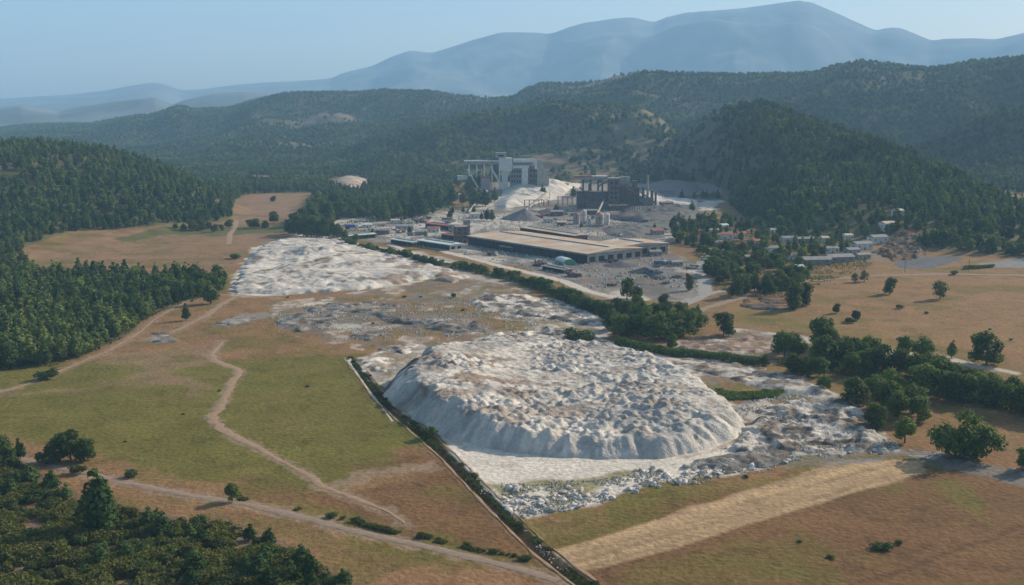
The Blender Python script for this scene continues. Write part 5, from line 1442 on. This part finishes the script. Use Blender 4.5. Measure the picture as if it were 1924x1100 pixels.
# village houses
for i, (px, py, L, Wd, Hh, rz, wall, roof, lab) in enumerate([
 (1618,468,17,10,5.2,0.35,'white_wall','roof_grey','grey roofed block house, first of the stepped row beside the earth mound'),
 (1648,459,16,10,5.6,0.35,'white_wall','roof_grey','long block house in the middle of the stepped row'),
 (1666,449,13,10,6.0,0.35,'white_wall','roof_pale','pale roofed block house, third of the stepped row'),
 (1684,440,9,8,6.0,0.35,'white_wall','roof_pale','smallest block house at the top of the stepped row'),
 (1532,496,22,11,4.2,0.15,'grey_wall','roof_grey','long low grey shed house in front of the village, left one of two'),
 (1576,491,22,11,4.2,0.25,'grey_wall','roof_grey','long low grey shed house in front of the village, right one of two'),
 (1482,456,15,8,4.5,0.2,'white_wall','roof_grey','white gabled house half hidden by village pines'),
 (1511,456,18,8,4.0,0.1,'grey_wall','roof_grey','blue grey long house behind the village pines'),
 (1392,447,9,8,4.5,0.4,'white_wall','roof_red','small house with a bright red roof'),
 (1360,448,16,9,4.5,0.1,'white_wall','roof_red','wide house with an orange red tiled roof near the works road'),
 (1358,430,9,8,4.0,0.3,'white_wall','sheet_white','small white roofed hut above the red roofed houses'),
 (1548,455,7,7,4.5,0.3,'white_wall','roof_pale','small cream hut at the forest edge'),
 (1592,452,8,7,4.5,0.2,'white_wall','roof_pale','small pale hut left of the stepped row'),
 (1485,488,12,7,3.5,0.0,'white_wall','roof_grey','low white house among the front village trees'),
 (1408,490,9,6,3.5,0.2,'dull_wall','roof_grey','tiny grey roofed house under the village trees'),
 (1500,512,6,6,5.0,0.1,'white_wall','sheet_white','narrow white hut with grey side wall at the village front'),
 (1365,478,8,6,3.5,0.4,'dull_wall','roof_grey','low weathered hut beside the works road'),
 (1345,462,9,7,4.0,0.0,'dull_wall','roof_grey','grey hut nearest the works yard'),
 (1425,462,11,8,4.5,0.2,'white_wall','roof_red','red roofed cottage deep among the village trees'),
 (1448,474,12,8,4.2,0.1,'white_wall','roof_grey','white cottage with grey roof behind the front trees'),
 (1384,468,10,7,4.0,0.3,'dull_wall','roof_red','faded red roofed cottage beside the works road trees'),
 (1560,475,12,8,4.2,0.2,'white_wall','roof_grey','white walled cottage above the long grey shed houses'),
 (1600,478,11,8,4.5,0.3,'dull_wall','roof_grey','dull cottage between the grey shed houses and the stepped row'),
 (1620,486,12,7,3.8,0.3,'dull_wall','roof_grey','low weathered cottage at the foot of the earth mound'),
 (1455,440,10,7,4.5,0.1,'white_wall','roof_pale','cream cottage under the forest edge at the back of the village'),
 (1340,440,10,7,4.5,0.1,'white_wall','roof_grey','white cottage at the corner of forest and works yard'),
]):
    house(px, py, L, Wd, Hh, rz, wall, roof, lab)

# power poles on the works road and village
for i, (px, py) in enumerate([(1290,520),(1345,545),(1250,475),(1560,520),(1700,512),(1820,510)]):
    p = G(px, py); t = empty('utility_pole', (p[0], p[1], p[2]), 0.3, ['wooden utility pole on the works yard', 'wooden utility pole at the track junction below the village', 'wooden utility pole behind the orange red container', 'wooden utility pole in front of the grey shed houses', 'wooden utility pole beside the dark slag sheet', 'wooden utility pole on the far right road'][i], 'utility pole')
    MB().tube((0, 0, -0.5), (0, 0, 9), 0.16, 0.11, 8).build('post', M['bark'], t); MB().box((0, 0, 8.4), (2.2, 0.14, 0.16)).build('crossarm', M['bark'], t)

# ------------------------------------------------------------------ air: one closed box of thin even haze
def haze():
    X0, X1, Y0, Y1, Z0, Z1 = -16000, 16000, -16000, 16000, -12, 1600
    b = MB(); b.box(((X0+X1)/2, (Y0+Y1)/2, (Z0+Z1)/2), (X1-X0, Y1-Y0, Z1-Z0))
    m = bpy.data.materials.new('haze'); m.use_nodes = True; nt = m.node_tree
    nt.nodes.remove(nt.nodes['Principled BSDF'])
    v = nt.nodes.new('ShaderNodeVolumePrincipled')
    v.inputs['Color'].default_value = (*HAZE_COLOR, 1); v.inputs['Density'].default_value = HAZE_DENSITY; v.inputs['Anisotropy'].default_value = 0.0
    nt.links.new(v.outputs[0], nt.nodes['Material Output'].inputs['Volume'])
    o = b.build('haze', m); tag(o, 'thin blue summer haze filling the valley air', 'haze', kind='stuff')
haze()
rubble('rubble', [[(640,430),(850,405),(1090,395),(1290,395),(1230,470),(1320,540),(1130,545),(960,495),(700,448)]], 2600, 0.4, 1.3, 'broken stone and scrap strewn over the works yard', 93)
rubble('rubble', [[(500,600),(560,575),(760,565),(1050,560),(1120,600),(900,640),(640,640)]], 1800, 0.2, 0.8, 'dark stones strewn over the waste ground', 94)
rubble('rubble', [[(1380,770),(1420,745),(1560,740),(1700,845),(1480,870),(1350,850)]], 1500, 0.2, 0.7, 'loose grey stones on the rubble right of the largest heap', 95)

# ------------------------------------------------------------------ low growth that nobody could count
def carpet(name, poly, n, size, hmax, m, label, cat, seed, thr=0.45, sc=7):
    rg = np.random.default_rng(seed); g = np.array(poly)
    X = rg.uniform(g[:, 0].min(), g[:, 0].max(), n*3); Y = rg.uniform(g[:, 1].min(), g[:, 1].max(), n*3)
    c = fbm(X, Y, sc, 3, seed+1)
    ok = inside(X, Y, poly) & (c > thr); X, Y, c = X[ok][:n], Y[ok][:n], c[ok][:n]
    Z, _ = terrain(X, Y); k = len(X)
    C = np.stack([X, Y, Z+np.clip((c-thr)*7, 0.1, 1)*hmax*rg.random(k)**0.6], 1)
    V, Q = facets(C, rg.normal(size=(k, 3))*0.4+np.array([0, 0, 0.8]), size, rng=rg)
    return tag(mesh_np(name, V, [Q], m), label, cat, kind='stuff')
carpet('undergrowth', GP([(-40,880),(60,893),(140,950),(260,968),(340,990),(430,990),(500,1020),(560,1045),(620,1085),(660,1130),(560,1190),(-80,1190)]), 95000, 0.42, 2.6, M['scrub'], 'low scrub covering the ground between the foreground bushes', 'undergrowth', 81, 0.44)
carpet('undergrowth', GP([(0,500),(60,516),(350,524),(424,545),(370,566),(325,578),(262,608),(232,636),(150,676),(100,688),(0,698)]), 16000, 0.6, 1.5, M['scrub'], 'low scrub on the floor of the left wood', 'undergrowth', 82, 0.42)
mass('undergrowth', [(450,938),(540,953),(640,977),(740,1001),(830,1019),(920,1040),(1010,1062)], 2.2, 1.1, M['scrub'], 'weedy strip along the upper side of the gravel road', 'undergrowth', 5000, 83, True)
mass('undergrowth', [(662,678),(692,718),(717,754),(762,792),(802,824),(852,870),(907,927),(962,984),(1012,1032),(1062,1072),(1112,1110)], 3.0, 0.9, M['scrub'], 'weeds filling the straight ditch', 'undergrowth', 5000, 84, True)
carpet('undergrowth', GP([(1262,420),(1340,412),(1500,430),(1600,455),(1640,500),(1505,550),(1420,565),(1345,540),(1300,470)]), 14000, 0.6, 1.6, M['scrub'], 'gardens and scrub between the village houses', 'undergrowth', 85, 0.47, 12)
carpet('undergrowth', GP([(560,460),(640,420),(760,400),(860,396),(930,380),(900,350),(850,350),(800,410),(700,450)]), 9000, 0.8, 1.6, M['scrub'], 'scrub among the pines behind the works', 'undergrowth', 86, 0.46, 14)

# ------------------------------------------------------------------ small weathered buildings of the works
for px, py, L, Wd, Hh, rz, wall, roof, lab in [
 (1046,406,14,9,5,0.1,'rust','roof_grey','rusty hut with grey roof between the red container and the silos'),
 (1066,398,20,9,6,0.05,'dull_wall','rust','long hall with rusty roof behind the grey silo'),
 (1110,404,16,8,5,-0.1,'dark_steel','roof_grey','black walled hut behind the white silos'),
 (1152,412,12,8,5,0.2,'dull_wall','rust','rusty roofed hut right of the silos'),
 (1030,418,10,6,4,0.1,'white_wall','roof_grey','small pale hut beside the red container'),
 (1055,424,9,6,4,0.0,'rust','roof_pale','brown hut with pale roof left of the grey silo'),
 (1235,440,12,7,4,0.3,'dull_wall','roof_red','small hut with worn red roof behind the square shed'),
 (918,402,12,8,5,0.1,'dull_wall','roof_pale','pale roofed hut beside the dark pines behind the longest shed'),
 (895,410,14,8,5,0.1,'white_wall','roof_pale','white hut behind the brick tower'),
 (760,432,18,9,4,0.1,'dull_wall','roof_grey','grey low hall in front of the dark pines'),
 (720,440,14,8,4,-0.1,'rust','roof_grey','brown walled hut in the middle of the pale yard'),
 (690,428,10,6,3.5,0.2,'white_wall','sheet_white','white hut near the blue truck'),
 (815,436,12,7,4,0.0,'white_wall','roof_red','white hut with orange red roof among the pale yards'),
 (790,442,10,6,3.5,0.1,'dull_wall','roof_grey','small grey hut left of the orange roofed sheds'),
 (742,420,9,6,4,0.3,'white_wall','roof_pale','cream hut under the dark pines'),
 (640,445,9,6,3.5,0.1,'dull_wall','rust','rusty hut at the far left end of the yard'),
 (1252,388,16,8,5,0.3,'rust','rust','rust coloured hall below the slag terrace'),
 (1160,396,22,9,6,0.1,'dark_steel','rust','low black hall in front of the smelter tower'),
 (1102,392,20,8,5,0.1,'rust','roof_grey','low brown hall in front of the smelter left end'),
 (1230,480,10,6,4,0.2,'dull_wall','roof_grey','grey hut just right of the orange red container'),
 (1178,486,9,5,3.5,0.0,'white_wall','roof_grey','small white cabin in front of the square shed'),
 (1096,492,8,5,3.2,0.3,'dull_wall','rust','rusty cabin right of the arched tent'),
 (1270,500,9,6,3.5,0.4,'dull_wall','roof_grey','grey cabin by the works road'),
 (868,372,9,6,4,0.2,'white_wall','roof_pale','small white hut below the left end of the kiln works'),
 (1060,362,12,7,5,0.1,'dull_wall','roof_grey','grey hut on the white bank between kilns and smelter'),
]:
    house(px, py, L, Wd, Hh, rz, wall, roof, lab, name='works_hut', cat='hut')

# open steel frames and conveyor bridges
def frame_rack(px, py, L, Wd, Hh, rz, n, label):
    p = G(px, py); t = empty('steel_frame', (p[0], p[1], p[2]), rz, label, 'steel frame')
    for i in range(n):
        xx = -L/2+L*i/(n-1); b = MB()
        for s in (-1, 1): b.box((xx, s*Wd/2, Hh/2), (0.5, 0.5, Hh))
        b.box((xx, 0, Hh+0.25), (0.5, Wd+0.5, 0.5)); b.build('portal', M['rust'], t)
    b = MB()
    for s in (-1, 1): b.box((0, s*Wd/2, Hh+0.7), (L+0.6, 0.4, 0.35))
    b.build('rail', M['dark_steel'], t)
frame_rack(1075, 386, 36, 9, 10, 0.05, 7, 'rusty open crane frame left of the smelter tower')
frame_rack(1195, 402, 40, 9, 9, 0.15, 8, 'rusty open crane frame right of the smelter tower')
frame_rack(1008, 388, 30, 7, 7, 0.1, 6, 'rusty open frame beside the large grey stockpile')
frame_rack(1250, 372, 22, 7, 8, 0.2, 5, 'rusty open frame on the white bank right of the chimneys')
def conveyor(a, b, ha, hb, label):
    p, q = G(*a), G(*b); t = empty('conveyor', p, 0, label, 'conveyor')
    u = Vector((0, 0, ha)); v = Vector((q[0]-p[0], q[1]-p[1], hb))
    MB().tube(u, v, 1.1, 1.1, 6).build('gallery', M['dull_wall'], t)
    for k in (0.25, 0.55, 0.85):
        w = u.lerp(v, k); MB().box((w.x, w.y, w.z/2), (0.7, 0.7, w.z)).build('support', M['rust'], t)
conveyor((985,400), (1040,372), 2, 14, 'pale conveyor bridge climbing from the grey stockpile to the white bank')
conveyor((1120,410), (1140,386), 2, 15, 'pale conveyor bridge rising from the silos to the smelter tower')
conveyor((880,400), (915,372), 1, 10, 'short conveyor bridge below the kiln works')

# heaps of scrap beams about the yard: nothing tells one from the next
def scrap_mesh(seed):
    rg = random.Random(seed); b = MB()
    for k in range(16):
        b.box((rg.uniform(-3.2, 3.2), rg.uniform(-2.2, 2.2), rg.uniform(0.2, 1.6)), (rg.uniform(0.3, 4.5), rg.uniform(0.3, 1.2), rg.uniform(0.3, 1.4)), rg.uniform(0, 3.1))
    me = bpy.data.meshes.new('scrap_heap'); me.from_pydata(b.v, [], b.f); me.materials.append(M[['rust', 'dull_wall', 'grey_wall', 'dark_steel'][seed % 4]]); return me
SC = [scrap_mesh(i) for i in range(8)]
yard_w = GP([(1000,405),(1060,385),(1250,385),(1300,392),(1240,440),(1180,448),(1100,425),(1040,415)])
yard_s = GP([(960,490),(1090,488),(1200,478),(1300,495),(1310,540),(1180,548),(1100,530)])
yard_l = GP([(650,432),(720,415),(860,405),(850,440),(760,448),(690,445)])
for poly, n, lab, grp in ((yard_w, 26, 'rusty heap of scrap beams and blocks near the smelter', 'scrap heaps near the smelter'), (yard_s, 16, 'heap of scrap and blocks on the yard in front of the sheds', 'scrap heaps in front of the sheds'), (yard_l, 16, 'heap of scrap and stone blocks on the pale yard', 'scrap heaps on the pale yard')):
    g = np.array(poly); c = 0
    while c < n:
        a, b = R_.uniform(g[:, 0].min(), g[:, 0].max()), R_.uniform(g[:, 1].min(), g[:, 1].max())
        if not inside(np.array([a]), np.array([b]), poly)[0]: continue
        o = bpy.data.objects.new('scrap_heap', R_.choice(SC)); COL.objects.link(o)
        k = R_.uniform(0.7, 1.7); o.scale = (k, k, k); o.location = (a, b, TZ(a, b)-0.1); o.rotation_euler = (0, 0, R_.uniform(0, 6.28))
        tag(o, lab, 'scrap heap', grp); c += 1
